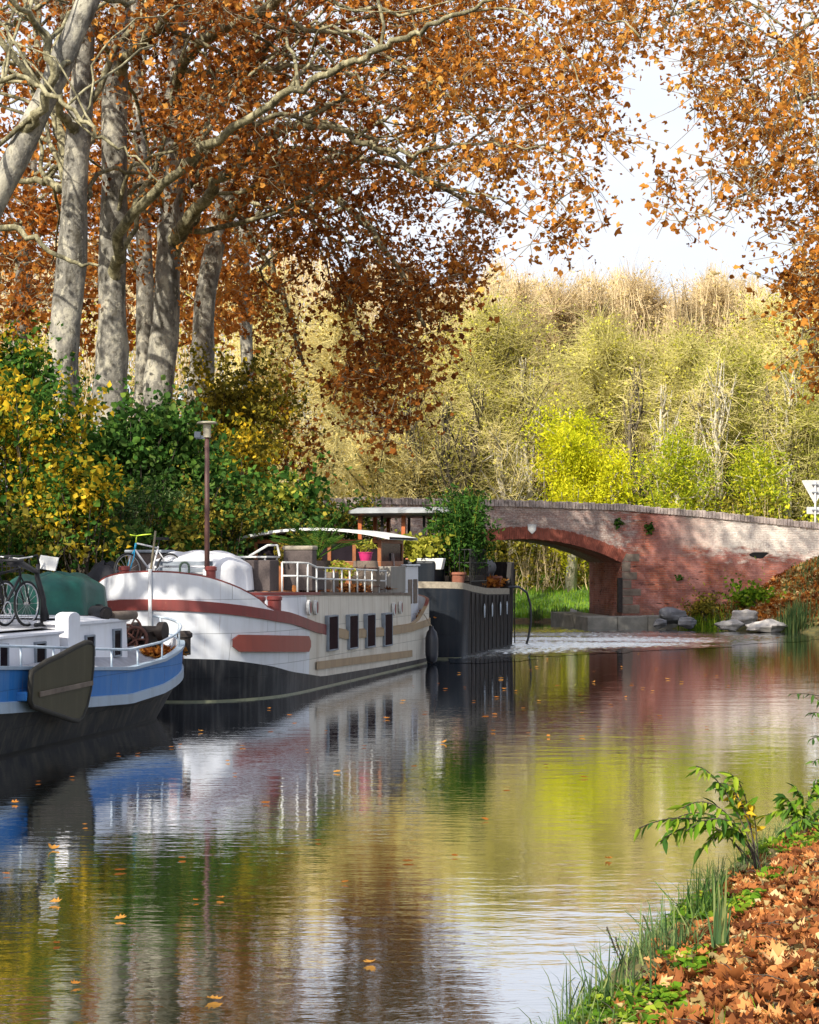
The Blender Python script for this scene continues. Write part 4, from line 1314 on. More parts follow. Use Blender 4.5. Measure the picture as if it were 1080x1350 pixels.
# scooter-like black rack and white solar lamp by the bikes
rk = thing('bike_stand', 'black upright bicycle stand with small white panel on the blue boat roof', 'bike stand', B(s_at(57, -11.8), -11.8, 1.605))
sK = s_at(57, -11.8)
mb = MB()
mb.tube([B(sK, -11.8, 1.6), B(sK, -11.8, 2.0), B(sK - .1, -11.85, 2.35), B(sK - .06, -11.85, 2.52)], [.05, .045, .04, .03], 8)
mb.tube([B(sK, -11.8, 1.95), B(sK + .12, -11.8, 1.75), B(sK + .1, -11.8, 1.6)], .035, 8)
mb.tube([B(sK - .25, -11.8, 1.63), B(sK + .2, -11.8, 1.63)], .03, 8)
mb.build('post', M['bikeblack'], rk, smooth=True)
mb = MB(); mb.prism([B(sK + .02, -11.92, 2.46), B(sK + .02, -11.62, 2.42), B(sK + .10, -11.60, 2.62), B(sK + .10, -11.90, 2.66)], B(.03, 0, 0)); mb.build('panel', M['whitepot'], rk, bevel=.008)
mb = MB(); mb.tube([B(sK - 1.0, -11.8, 2.56), B(sK - .7, -11.8, 2.54), B(sK - .08, -11.85, 2.40)], [.06, .05, .035], 8); mb.tube([B(sK - 1.0, -12.05, 2.58), B(sK - 1.0, -11.6, 2.58)], .02, 6)
mb.tube([B(sK - .3, -11.85, 2.42), B(sK - .35, -11.85, 2.62), B(sK - .1, -11.85, 2.66), B(sK - .02, -11.85, 2.5)], .015, 6)
mb.build('arm', M['bikeblack'], rk, smooth=True)

# logs and a rolled mat behind the tall cabin
lc = P(140, 808, 26.3)
lg = thing('wood_log', 'short cut log with dark round end on the blue boat cabin', 'log', lc)
mb = MB(); mb.tube([lc, lc + Vector((-.28, .5, 0))], .10, 16); mb.build('log_body', M['blacktarp'], lg, smooth=True, auto=40)
mb = MB(); mb.tube([lc + Vector((.02, -.03, -.02)), lc + Vector((-.04, .02, -.02))], .085, 14); mb.build('cut_face', M['winch'], lg)
rl = thing('rolled_mat', 'rolled brown mat lying along the blue boat cabin roof', 'mat', P(155, 808, 26.6))
ra_ = P(147, 812, 26.5); mb = MB(); mb.tube([ra_, ra_ + Vector((.28, .5, .0))], .07, 12); mb.build('roll', M['oldwood'], rl, smooth=True, auto=40)
pu = thing('deck_pump', 'yellow and black pump unit beside the windlass on the blue boat', 'pump', B(25.95, -12.25, 1.3))
mb = MB(); mb.box(25.9, 26.1, -12.42, -12.22, 1.28, 1.58, B); mb.build('pump_body', M['yellow'], pu, bevel=.03)
mb = MB(); mb.box(25.92, 26.08, -12.40, -12.24, 1.58, 1.85, B); mb.build('handle', M['bikeblack'], pu, bevel=.04)
mb = MB(); mb.box(25.9, 25.94, -12.42, -12.38, .95, 1.28, B); mb.box(26.06, 26.1, -12.26, -12.22, .95, 1.28, B); mb.box(25.9, 25.94, -12.26, -12.22, .95, 1.28, B); mb.box(26.06, 26.1, -12.42, -12.38, .95, 1.28, B); mb.build('stand', M['winch'], pu)

# lamp pole on the white barge
pb = B(31.05, -12.02, 0); pxy = P(273, 745, 32.6)
lp = thing('lamp_pole', 'slim brown pole with flat round lamp on the white barge', 'lamp post', (pxy.x, pxy.y, 1.97))
top = H + (HY - 556) / F * 32.6
mb = MB(); mb.tube([(pxy.x, pxy.y, 1.9), (pxy.x, pxy.y, top - .12)], [.052, .043], 12); mb.build('pole', M['pole'], lp, smooth=True)
mb = MB(); mb.tube([(pxy.x, pxy.y, 1.9), (pxy.x, pxy.y, 2.4)], .08, 12); mb.build('pole_sleeve', M['rail'], lp, smooth=True)
mb = MB(); mb.lathe((pxy.x, pxy.y, top - .10), [(.05, 0), (.06, .05), (.19, .065), (.195, .085), (.16, .10)], 18); mb.tube([(pxy.x, pxy.y, top - .3), (pxy.x, pxy.y, top - .05)], .075, 10)
mb.build('lamp_head', M['lampdisc'], lp, smooth=True, auto=40)
mb = MB(); mb.box(pxy.x - .22, pxy.x, pxy.y - .03, pxy.y + .03, top - .33, top - .26); mb.box(pxy.x - .24, pxy.x - .12, pxy.y - .05, pxy.y + .05, top - .31, top - .19); mb.build('camera_bracket', M['rim'], lp, bevel=.01)
# bow jackstaff
p1 = P(197, 752, 31.0); p2 = P(205, 700, 31.1)
js = thing('jackstaff', 'thin bare staff leaning at the white barge bow', 'staff', p1)
mb = MB(); mb.tube([p1 - Vector((0, 0, .25)), p2], [.026, .018], 8); mb.build('staff', M['twig'], js, smooth=True)

o = thing('deck_locker', 'dark grey deck locker behind the mountain bicycle on the white bow', 'locker', B(31.4, -13.75, 1.97))
mb = MB(); mb.box(31.1, 31.7, -14.1, -13.4, 1.95, 2.72, B); mb.build('locker_body', M['wicker'], o, bevel=.03)
mb = MB(); mb.box(31.05, 31.75, -14.15, -13.35, 2.722, 2.78, B); mb.build('lid', M['rim'], o, bevel=.02)
o = thing('rope_coil', 'coil of tan rope lying on the white barge foredeck', 'rope', B(29.9, -12.1, 2.0))
mb = MB()
for k in range(5): mb.ring(B(30.0, -12.05, 1.98 + .045 * k), (0, 0, 1), .17 - .006 * k, .024, 18, 6)
mb.build('coil', M['rope'], o, smooth=True)
# furniture on the barge roof
def boxthing(name, label, cat, s, r, z, ls, lr, h, mat, yaw=0, top=None, bev=.02, group=None, part='body'):
    o = thing(name, label, cat, B(s, r, z), group)
    cy, sy = math.cos(yaw), math.sin(yaw)
    fr_ = lambda a, b_, c: B(s + a * cy - b_ * sy, r + a * sy + b_ * cy, z + c)
    mb = MB(); mb.box(-ls / 2, ls / 2, -lr / 2, lr / 2, 0, h, fr_)
    mb.build(part, mat, o, bevel=bev)
    if top:
        mb = MB(); mb.box(-ls / 2 - .02, ls / 2 + .02, -lr / 2 - .02, lr / 2 + .02, h + .002, h + top[0], fr_)
        mb.build('top', top[1], o, bevel=.03)
    return o
zz = 1.96
boxthing('wicker_chest', 'low dark brown wicker chest under a white table frame on the barge', 'chest', 32.3, -11.75, zz, .55, .60, .62, M['wicker'])
arm = boxthing('wicker_armchair', 'dark wicker armchair with tan cushion facing aft on the barge', 'armchair', 33.0, -11.15, zz, .22, .66, .82, M['wicker'], yaw=.15, top=(.09, M['wickertop']), part='backrest')
mb = MB(); mb.box(33.11, 33.75, -11.45, -10.85, zz, zz + .4, B); mb.build('seat', M['wicker'], arm, bevel=.03)
tb = thing('white_table', 'white framed table with bent legs beside the brown chest', 'table', B(32.5, -12.1, zz))
mb = MB(); mb.box(32.1, 32.9, -12.35, -11.55, zz + .66, zz + .70, B); mb.build('tabletop', M['rail'], tb, bevel=.01)
for s, r in ((32.15, -12.3), (32.85, -12.3), (32.15, -11.6), (32.85, -11.6)):
    mb = MB(); mb.tube([B(s, r, zz), B(s, r, zz + .66)], .022, 6); mb.build('leg', M['rail'], tb)
mb = MB(); mb.tube([B(32.6, -12.1, zz + .7), B(32.6, -11.7, zz + .92), B(32.6, -11.5, zz + .92), B(32.6, -11.45, zz + .7)], .025, 6); mb.build('backrest_tube', M['rail'], tb)
# planters on the roof edge
def plant(name, label, cat, base, cen, rad, n, size, shape, mat, seed, pot=None, group=None, tilt=None, stems=True, flat=1.0):
    o = thing(name, label, cat, base, group)
    rg = np.random.default_rng(seed)
    u = rg.normal(size=(n, 3)); u /= np.linalg.norm(u, axis=1)[:, None]
    rr_ = rg.uniform(.2, 1, n) ** .5
    C = np.array(cen) + u * rr_[:, None] * np.array(rad)
    leaves('foliage', C, size, shape, mat, o, rg, tilt)
    if stems:
        k = max(6, n // 30)
        e = C[rg.integers(0, n, k)]
        a = np.tile(np.array(base), (k, 1)) + rg.normal(0, .04, (k, 3)) * np.array([1, 1, 0])
        tubes_np('stems', a, (a + e) / 2 + rg.normal(0, .03, (k, 3)), e, .012, .005, M['twig_dark'], o)
    if pot:
        r0, h, pm = pot
        mb = MB(); mb.lathe(Vector(base) - Vector((0, 0, h)), [(r0 * .75, 0), (r0, h * .9), (r0 * 1.08, h * .92), (r0 * 1.08, h), (r0 * .9, h), (r0 * .88, h * .9)], 14)
        mb.build('pot', pm, o, smooth=True, auto=40)
    return o
def trough(label, s, r, ls, lr, h, mat, cat='planter'):
    return boxthing('planter', label, cat, s, r, htop(s), ls, lr, h, mat, bev=.01, part='trough')
boxthing('planter', 'weathered grey wooden planter box at the barge roof edge', 'planter', 38.7, -10.82, htop(38.7), 1.3, .36, .62, M['greyplank'], bev=.012, part='trough')
boxthing('planter', 'pale wooden planter behind the white roof railing', 'planter', 34.6, -11.1, htop(34.5), .5, .4, .42, M['oldwood'], bev=.012, part='trough')
brl = thing('wooden_barrel', 'old brown half barrel holding a pink flower pot on the barge', 'barrel', B(37.2, -10.95, htop(37.2)))
mb = MB(); mb.lathe(B(37.2, -11.0, htop(37.2)), [(.27, 0), (.32, .18), (.33, .32), (.31, .5), (.27, .72), (.24, .72), (.23, .66)], 18)
mb.build('staves', M['oldwood'], brl, smooth=True, auto=40)
for zq, rq in ((.14, .325), (.56, .308)):
    mb = MB(); mb.ring(B(37.2, -11.0, htop(37.2) + zq), (0, 0, 1), rq, .012, 24, 5); mb.build('hoop', M['rust'], brl)
plant('potted_flowers', 'yellowish green plant in a bright pink pot on the barrel', 'potted plant', B(37.2, -11.0, htop(37.2) + .92), B(37.2, -11.0, htop(37.2) + 1.05), (.26, .26, .14), 160, .10, 'long', M['leaf_lime'], 4, pot=(.16, .2, M['pink']))
pp = B(35.2, -11.5, htop(35))
palm = thing('potted_palm', 'spiky green palm in a brown pot on the white barge', 'potted palm', pp)
mb = MB(); mb.lathe(pp, [(.22, 0), (.31, .62), (.33, .68), (.28, .68), (.26, .62)], 14); mb.build('pot', M['wicker'], palm, smooth=True, auto=40)
rgp = np.random.default_rng(8)
A, Bm_, C_, cc, ll = [], [], [], [], []
for k in range(26):
    a = rgp.uniform(0, 6.28); el = rgp.uniform(.45, 1.35); L = rgp.uniform(.95, 1.5)
    b0 = np.array(pp) + np.array([0, 0, .72]); dr = np.array([math.cos(a) * math.cos(el), math.sin(a) * math.cos(el), math.sin(el)])
    m_ = b0 + dr * L * .55; e_ = b0 + dr * L + np.array([math.cos(a) * .12, math.sin(a) * .12, -.25 * L])
    A.append(b0); Bm_.append(m_); C_.append(e_)
    for u in np.linspace(.3, 1, 16):
        q = m_ * (1 - abs(2 * u - 1)) if False else (b0 * (1 - u) ** 2 + 2 * m_ * u * (1 - u) + e_ * u * u)
        sdv = np.cross(dr, [0, 0, 1]); sdv /= np.linalg.norm(sdv) + 1e-6
        for sg in (-1, 1):
            cc.append(q); ll.append(q + sdv * sg * .20 * math.sin(math.pi * min(.98, u * .85 + .15)) + dr * .10 + np.array([0, 0, -.03]))
A, Bm_, C_ = map(np.array, (A, Bm_, C_)); cc = np.array(cc); ll = np.array(ll)
tubes_np('frond', A, Bm_, C_, .012, .006, M['leaf_green'], palm)
tubes_np('leaflets', cc, (cc + ll) / 2 + np.array([0, 0, .02]), ll, .011, .002, M['leaf_green'], palm)
plant('potted_shrub', 'bushy orange tinged shrub beside the palm on the barge', 'potted plant', B(36.6, -12.4, htop(36)), B(36.6, -12.4, 2.75), (.55, .55, .5), 700, .10, 'kite', M['leaf_olive'], 14)
plant('potted_shrub', 'low green trailing plant behind the white roof railing', 'potted plant', B(35.0, -11.0, htop(35) + .3), B(35.2, -11.05, htop(35) + .45), (.4, .3, .25), 320, .08, 'kite', M['leaf_lime'], 15)
ch = thing('deck_chair', 'pinkish grey plastic chair on the white barge stern roof', 'chair', B(39.55, -11.1, htop(39.5)))
mb = MB(); mb.box(39.35, 39.75, -11.32, -10.9, htop(39.5) + .40, htop(39.5) + .44, B); mb.build('seat', M['chairgrey'], ch, bevel=.01)
mb = MB(); mb.prism([B(39.40, -11.32, htop(39.5) + .44), B(39.40, -10.9, htop(39.5) + .44), B(39.28, -10.92, htop(39.5) + .95), B(39.28, -11.3, htop(39.5) + .95)], B(.03, 0, 0)); mb.build('backrest', M['chairgrey'], ch, bevel=.01)
for s, r in ((39.37, -11.3), (39.73, -11.3), (39.37, -10.92), (39.73, -10.92)):
    mb = MB(); mb.tube([B(s, r, htop(39.5) - .02), B(s, r, htop(39.5) + .4)], .02, 6); mb.build('leg', M['chairgrey'], ch)
# bench on the bow
bn = thing('deck_bench', 'grey slatted bench in front of the white covered dinghy', 'bench', B(30.35, -12.75, 1.75))
mb = MB()
for k in range(3): mb.box(30.2 + k * .13, 30.3 + k * .13, -13.3, -12.1, 2.22, 2.25, B)
mb.build('seat', M['rim'], bn, bevel=.006)
mb = MB()
for k in range(2): mb.box(30.58, 30.61, -13.3, -12.1, 2.34 + k * .13, 2.43 + k * .13, B)
mb.build('backrest', M['rim'], bn, bevel=.006)
for r in (-13.2, -12.2):
    mb = MB(); mb.box(30.2, 30.62, r, r + .05, 1.55, 2.2, B); mb.build('leg', M['rim'], bn)
hp = thing('mooring_hoop', 'green iron hoop standing by the bench on the white bow', 'iron hoop', B(29.75, -12.35, 1.7))
mb = MB()
pts = [B(29.75, -12.42, 1.6), B(29.75, -12.42, 2.45)] + [B(29.75, -12.33 - .09 * math.cos(a), 2.45 + .09 * math.sin(a)) for a in np.linspace(0, math.pi, 7)] + [B(29.75, -12.24, 2.45), B(29.75, -12.24, 1.6)]
mb.tube(pts, .022, 8); mb.tube([B(29.75, -12.42, 2.0), B(29.75, -12.24, 2.0)], .03, 8); mb.build('hoop', M['reed'] if False else simple('iron_green', (.10, .15, .10), .6), hp, smooth=True)

# bamboo tub on the black barge
btub = B(45.55, -10.75, 1.75)
bam = thing('bamboo_tub', 'tall green bamboo in a dark fenced tub on the black barge', 'potted bamboo', btub)
mb = MB(); mb.box(44.6, 46.5, -11.2, -10.3, 1.72, 2.15, B); mb.build('tub', M['oldwood'], bam, bevel=.02)
mb = MB()
for s in np.arange(44.55, 46.56, .14):
    for r in (-11.25, -10.25):
        mb.tube([B(s, r, 1.75), B(s, r, 2.85)], .014, 5)
for r in np.arange(-11.25, -10.2, .14):
    for s in (44.55, 46.55):
        mb.tube([B(s, r, 1.75), B(s, r, 2.85)], .014, 5)
for zq in (2.0, 2.5, 2.85):
    mb.tube([B(44.55, -11.25, zq), B(46.55, -11.25, zq), B(46.55, -10.25, zq), B(44.55, -10.25, zq)], .018, 5, closed=True)
mb.build('railing', M['blackrail'], bam)
rgb = np.random.default_rng(21)
n = 70
a = np.array([list(B(45.55 + x, -10.75 + y, 2.1)) for x, y in zip(rgb.uniform(-.8, .8, n), rgb.uniform(-.35, .35, n))])
e = a + np.stack([rgb.normal(0, .30, n), rgb.normal(0, .3, n), rgb.uniform(1.2, 2.35, n)], 1)
tubes_np('canes', a, (a + e) / 2 + rgb.normal(0, .05, (n, 3)), e, .012, .005, M['leaf_lime'], bam)
tt_ = rgb.uniform(.25, 1.02, 9000); ix = rgb.integers(0, n, 9000)
C_ = a[ix] + (e - a)[ix] * tt_[:, None] + rgb.normal(0, .14, (9000, 3))
leaves('foliage', C_, .15, 'long', M['leaf_green'], bam, rgb, rnd=rgb.uniform(.0, .85, 9000))
# white trough with leafy plants, blue pot, terracotta pots
wtr = thing('planter', 'white plastic window box of leafy plants on the black barge', 'planter', B(44.0, -11.0, 2.55))
mb = MB(); mb.prism([B(43.7, -11.45, 2.32), B(43.7, -10.85, 2.32), B(43.7, -10.78, 2.62), B(43.7, -11.52, 2.62)], B(.28, 0, 0)); mb.build('trough', M['whitepot'], wtr, bevel=.015)
rgq = np.random.default_rng(31)
C_ = np.array(B(43.95, -11.6, 2.9)) + rgq.normal(0, 1, (420, 3)) * np.array([.34, .22, .20])
leaves('foliage', C_, .15, 'round', M['leaf_lime'], wtr, rgq)
plant('potted_shrub', 'small plant in a blue pot by the deck chair', 'potted plant', B(43.3, -12.0, 2.55), B(43.3, -12.0, 2.7), (.22, .22, .2), 160, .10, 'kite', M['leaf_green'], 33, pot=(.15, .22, M['bluepot']))
for s, r, lab in ((44.35, -10.55, 'terracotta pot at the near corner of the bamboo tub'), (48.3, -10.4, 'dark terracotta pot beside brown leaves on the black barge')):
    o = thing('plant_pot', lab, 'plant pot', B(s, r, ktop(s)))
    mb = MB(); mb.lathe(B(s, r, ktop(s) - .05), [(.15, 0), (.2, .32), (.23, .34), (.23, .4), (.18, .4), (.17, .34)], 14); mb.build('pot_body', M['terracotta'], o, smooth=True, auto=40)
lt = thing('deck_lattice', 'black lattice panel in front of the black barge wheelhouse', 'lattice', B(43.9, -12.3, 2.55))
mb = MB()
for r in np.arange(-12.75, -11.75, .12): mb.box(43.9, 43.93, r, r + .03, 2.5, 3.1, B)
for zq in (2.55, 2.8, 3.05): mb.box(43.88, 43.9, -12.78, -11.75, zq, zq + .04, B)
mb.build('bars', M['blackrail'], lt)

def leaf_heap(name, label, cen, rad, n, size, mat, seed):
    rg = np.random.default_rng(seed)
    u = rg.normal(0, .5, (n, 3)); u[:, 2] = np.abs(u[:, 2]) * .5
    Bx = np.array([list(B(1, 0, 0)), list(B(0, 1, 0)), [0, 0, 1]])
    C = np.array(cen) + (u * np.array(rad)) @ Bx
    o = leaves(name, C, size, 'lobed', mat, None, rg, tilt=.7)
    tag(o, label, 'leaf litter', kind='stuff')
    return o
leaf_heap('fallen_leaves', 'orange fallen leaves heaped on the blue boat foredeck', B(26.1, -11.3, 1.02), (.5, .35, .15), 120, .16, M['leaf_orange'], 41)
leaf_heap('fallen_leaves', 'brown fallen leaves lying behind the white roof railing', B(36.0, -11.1, htop(36) + .02), (2.2, .35, .2), 260, .15, M['leaf_litter'], 42)
leaf_heap('fallen_leaves', 'dark brown leaves heaped on the black barge side deck', B(47.6, -10.5, ktop(47) + .02), (1.4, .3, .45), 380, .15, M['leaf_dark'], 43)
leaf_heap('fallen_leaves', 'reddish leaves on the white barge stern deck', B(41.7, -11.3, 1.1), (.5, .5, .25), 140, .15, M['leaf_dark'], 44)

# ------------------------------------------------------------------ plane trees
def px_clumps(poly, d0, d1, n, rg):
    q = poly_sample(poly, n, rg)
    d = rg.uniform(d0, d1, n)
    return np.stack([(q[:, 0] - CX) / F * d, d, H - (q[:, 1] - HY) / F * d], 1)

def make_tree(label, trunk, limbs, clumps, per, spread, size, mat, seed, group='plane trees on the towpath', shape='curl', barkm='bark_plane', name='plane_tree', twigm='twig', twig_r=.03, keep_nodes=None):
    rg = np.random.default_rng(seed)
    base = Vector(trunk[0][0])
    o = thing(name, label, 'tree', base, group)
    def spl(pts):
        out = []
        for (p, r), (p2, r2) in zip(pts[:-1], pts[1:]):
            for k in range(5):
                u = k / 5
                out.append((Vector(p).lerp(Vector(p2), u), r + (r2 - r) * u))
        out.append((Vector(pts[-1][0]), pts[-1][1]))
        # soften
        P_ = [p for p, _ in out]
        for _ in range(3):
            P_ = [P_[0]] + [(P_[i - 1] + P_[i] * 2 + P_[i + 1]) / 4 for i in range(1, len(P_) - 1)] + [P_[-1]]
        return [(p, r * (1 + rg.normal(0, .035))) for p, (_, r) in zip(P_, out)]
    nodes = []
    tp = spl(trunk)
    mb = MB(); mb.tube([p for p, _ in tp], [r for _, r in tp], 18)
    for i in range(len(mb.v)):
        p = Vector(mb.v[i]); c, r = min(((q, rr_) for q, rr_ in tp), key=lambda x: (x[0] - p).length)
        dv = p - c
        f = 1 + .06 * math.sin(p.x * 5 + p.z * 1.1) + .05 * math.sin(p.y * 7 - p.z * 1.7)
        mb.v[i] = tuple(c + dv * f)
    mb.build('trunk', M[barkm], o, smooth=True)
    hz_ = len(tp) // 2
    nodes += [list(p) for p, _ in tp[hz_:]]
    skel = [(p, r) for p, r in tp]
    for lm in limbs:
        q0, rq = min(skel, key=lambda x: (x[0] - Vector(lm[0][0])).length)
        lm = [(q0, min(rq * .75, lm[0][1] * 1.5)), (q0.lerp(Vector(lm[1][0]), .22) if (q0 - Vector(lm[0][0])).length > .3 else q0.lerp(Vector(lm[1][0]), .3), lm[0][1])] + list(lm[1:])
        lp_ = spl(lm)
        for i in range(1, len(lp_) - 1):
            lp_[i] = (lp_[i][0] + Vector(rg.normal(0, .05, 3)), lp_[i][1])
        skel += lp_[2:]
        mb = MB(); mb.tube([p for p, _ in lp_], [r for _, r in lp_], 10)
        mb.build('limb', M['bark_limb'] if barkm == 'bark_plane' else M[barkm], o, smooth=True)
        nodes += [list(p) for p, _ in lp_[2:]]
    if clumps is not None:
        cand = [(p, r) for p, r in skel if p.z > base.z + 7]
        tg = np.array(clumps)
        for k in range(24):
            p, r = cand[rg.integers(0, len(cand))]
            dv = np.linalg.norm(tg - np.array(p), axis=1)
            ok = np.where((dv > 2.5) & (dv < 9))[0]
            if len(ok) == 0: continue
            e = Vector(tg[ok[rg.integers(0, len(ok))]])
            L = (e - p).length
            r0_ = min(r * .6, .035 + .007 * L)
            m1 = p.lerp(e, .3) + Vector(rg.normal(0, .10 * L, 3)) + Vector((0, 0, .14 * L))
            m2_ = p.lerp(e, .68) + Vector(rg.normal(0, .09 * L, 3)) + Vector((0, 0, .10 * L))
            lp_ = spl([(p, r0_), (m1, r0_ * .75), (m2_, r0_ * .5), (e, r0_ * .25)])
            lp_ = [lp_[0]] + [(q + Vector(rg.normal(0, .06, 3)), r_) for q, r_ in lp_[1:]]
            mb = MB(); mb.tube([q for q, _ in lp_], [q for _, q in lp_], 7)
            mb.build('limb', M['bark_limb'], o, smooth=True)
            nodes += [list(q) for q, _ in lp_[2:]]
    nodes = np.array(nodes)
    if clumps is None:
        return o
    cl = np.array(clumps)
    d0 = np.min(np.linalg.norm(cl[:, None] - nodes[None, ::2], axis=2), axis=1)
    order = np.argsort(d0)
    A, Bq, Cq, r0 = [], [], [], []
    buf = np.zeros((len(nodes) + 2 * len(cl), 3)); buf[:len(nodes)] = nodes; k = len(nodes)
    for i in order:
        c = cl[i]
        dist_ = np.linalg.norm(buf[:k] - c, axis=1)
        j = np.argmin(dist_)
        a = buf[j]; dl = dist_[j]
        m_ = (a + c) / 2 + np.array([0, 0, .10 * dl]) + rg.normal(0, .07 * dl + .01, 3)
        A.append(a.copy()); Bq.append(m_); Cq.append(c); r0.append(min(twig_r * 1.8, .006 + twig_r * .35 * dl))
        buf[k] = m_; buf[k + 1] = c; k += 2
    # small twigs in each clump
    nt_ = 5
    A2 = np.repeat(cl, nt_, 0)
    C2 = A2 + rg.normal(0, 1, A2.shape) * np.array([spread, spread, spread * .7]) * .9
    C2[:, 2] -= spread * .25
    A = np.vstack([np.array(A), A2]); Bq = np.vstack([np.array(Bq), (A2 + C2) / 2 + rg.normal(0, .05, A2.shape)]); Cq = np.vstack([np.array(Cq), C2])
    r0 = np.concatenate([np.array(r0), np.full(len(A2), .010)])
    tubes_np('twigs', A, Bq, Cq, r0, .005, M[twigm], o)
    n = len(cl) * per
    ci = np.repeat(np.arange(len(cl)), per)
    # half the leaves sit along the twigs, half loose in the clump
    tw = A2.reshape(len(cl), nt_, 3)[ci, rg.integers(0, nt_, n)]
    te = C2.reshape(len(cl), nt_, 3)[ci, rg.integers(0, nt_, n)]
    u = rg.uniform(.15, 1.1, n)[:, None]
    C = tw + (te - tw) * u + rg.normal(0, spread * .28, (n, 3))
    cv = rg.normal(0, .14, len(cl))
    rnd = np.clip(rg.beta(1.6, 1.6, n) + cv[ci], 0, 1)
    leaves('crown', C, size, shape, mat, o, rg, rnd=rnd)
    return o

def T(pts, d):
    """pixel polyline with widths -> trunk at depth d (or a depth per point)"""
    out = []
    for i, q in enumerate(pts):
        dd = q[3] if len(q) > 3 else d
        out.append((P(q[0], q[1], dd), q[2] * .88 / 2 / F * dd))
    return out
rgc = np.random.default_rng(100)
# leaning tree at the left edge
make_tree('leaning plane tree whose mottled trunk crosses the upper left corner',
          T([(-190, 640, 70), (-130, 520, 52), (-60, 380, 44), (0, 250, 38), (50, 150, 36), (110, 20, 36), (150, -110, 26), (190, -240, 12)], 38),
          [T([(30, 190, 16), (75, 100, 14, 37), (60, 40, 10, 37), (20, 0, 8, 36), (-40, -40, 5, 36)], 38),
           T([(-80, 430, 20), (-20, 285, 11, 36.5), (40, 312, 9, 36), (85, 342, 7, 36), (130, 350, 4, 35.5)], 38),
           T([(-40, 330, 15), (-20, 100, 8, 36), (50, 106, 8, 35.5), (92, 140, 7, 35), (128, 178, 6, 35), (170, 200, 4, 35), (210, 240, 3, 34.6)], 38)],
          px_clumps([(-330, -330), (420, -330), (420, -40), (330, 30), (180, 60), (60, 90), (-60, 200), (-330, 260)], 39, 45, 190, rgc), 30, .70, .145, M['leaf_brown'], 1)
# tree 1
make_tree('tall straight pale grey plane tree nearest the leaning one',
          T([(66, 700, 70), (78, 560, 52), (86, 450, 46), (95, 320, 43), (104, 180, 36), (110, 60, 33), (114, -60, 28), (120, -220, 16)], 43),
          [T([(98, 270, 16), (75, 150, 13, 45), (50, 60, 9, 47), (40, -40, 5, 48)], 43),
           T([(104, 180, 14), (72, 130, 12, 42), (40, 85, 9, 41), (0, 80, 7, 40), (-60, 60, 5, 39)], 43),
           T([(95, 250, 13), (50, 238, 10, 44), (0, 232, 6, 45), (-60, 225, 4, 46)], 43)],
          px_clumps([(-230, -280), (260, -280), (260, 60), (290, 200), (250, 340), (120, 400), (-60, 430), (-230, 420)], 46, 55, 340, rgc), 36, .78, .150, M['leaf_brown'], 2)
# tree 2
make_tree('plane tree with a big limb reaching far out over the canal',
          T([(138, 700, 64), (142, 570, 52), (148, 430, 44), (150, 300, 40), (150, 150, 37), (158, 20, 30), (165, -100, 24), (170, -230, 12)], 46),
          [T([(118, 372, 18, 45.6), (160, 300, 16, 44.5), (230, 225, 14, 43), (330, 155, 12.5, 41.5), (400, 110, 11.5, 40.5), (450, 88, 11, 40), (490, 70, 10, 39.5), (535, 47, 9, 39), (572, 34, 7.5, 38.5), (640, 0, 6, 38), (700, -30, 4, 37.5)], 46),
           T([(140, 110, 18), (178, 67, 16, 45), (222, 22, 14, 44), (260, -30, 11, 43), (330, -110, 7, 42)], 46),
           T([(230, 225, 12, 43), (300, 170, 9, 43), (360, 150, 8, 44), (430, 160, 7, 44), (500, 185, 5, 44.5)], 46)],
          px_clumps([(190, -110), (640, -110), (640, 40), (560, 130), (480, 210), (380, 240), (240, 260), (200, 120)], 42, 52, 290, rgc), 35, .78, .142, M['leaf_brown'], 3)
# tree 3
make_tree('plane tree forking low with limbs coloured sunlit yellow over the water',
          T([(198, 700, 62), (205, 560, 48), (218, 420, 40), (226, 300, 36), (230, 200, 32), (232, 100, 28), (240, -20, 22), (250, -180, 12)], 49),
          [T([(222, 330, 24), (250, 290, 20, 48), (280, 248, 17, 47), (318, 215, 16, 46), (350, 176, 13, 45.5), (400, 160, 12, 45), (440, 166, 11, 44.5), (492, 190, 9, 44), (540, 226, 7, 43.5), (600, 250, 5, 43), (660, 262, 3, 42.5)], 49),
           T([(212, 135, 18), (240, 78, 17, 47), (276, 45, 17, 45), (335, 18, 15, 43), (390, -10, 12, 42), (480, -60, 8, 41), (600, -90, 5, 40)], 49),
           T([(200, 195, 10), (245, 150, 10, 47), (300, 105, 9, 45.5), (350, 88, 8, 44.5), (400, 85, 6, 44), (470, 100, 4, 43)], 49),
           T([(490, 190, 7, 44), (540, 205, 6, 42), (600, 190, 5, 41), (680, 190, 4, 40.5), (760, 210, 3, 40)], 49)],
          np.vstack([px_clumps([(470, -110), (840, -110), (850, 40), (790, 110), (760, 180), (640, 230), (560, 230), (520, 120)], 40, 48, 265, rgc),
                     px_clumps([(640, 170), (780, 110), (800, 150), (805, 235), (760, 250), (700, 265), (640, 260)], 38, 44, 20, rgc),
                     px_clumps([(690, 260), (770, 240), (800, 240), (760, 310), (700, 330)], 38, 43, 9, rgc)]), 36, .74, .138, M['leaf_gold'], 4)
# tree 4, half hidden
make_tree('slimmer plane trunk half hidden between two bigger trunks',
          T([(188, 700, 34), (190, 520, 27), (191, 380, 25), (188, 250, 22), (180, 100, 18), (176, -60, 12)], 57),
          [T([(190, 320, 10), (160, 230, 8, 58), (120, 150, 6, 60)], 57)],
          px_clumps([(100, -150), (330, -150), (330, 180), (300, 330), (120, 330), (80, 100)], 56, 64, 130, rgc), 34, .8, .21, M['leaf_orange'], 5)
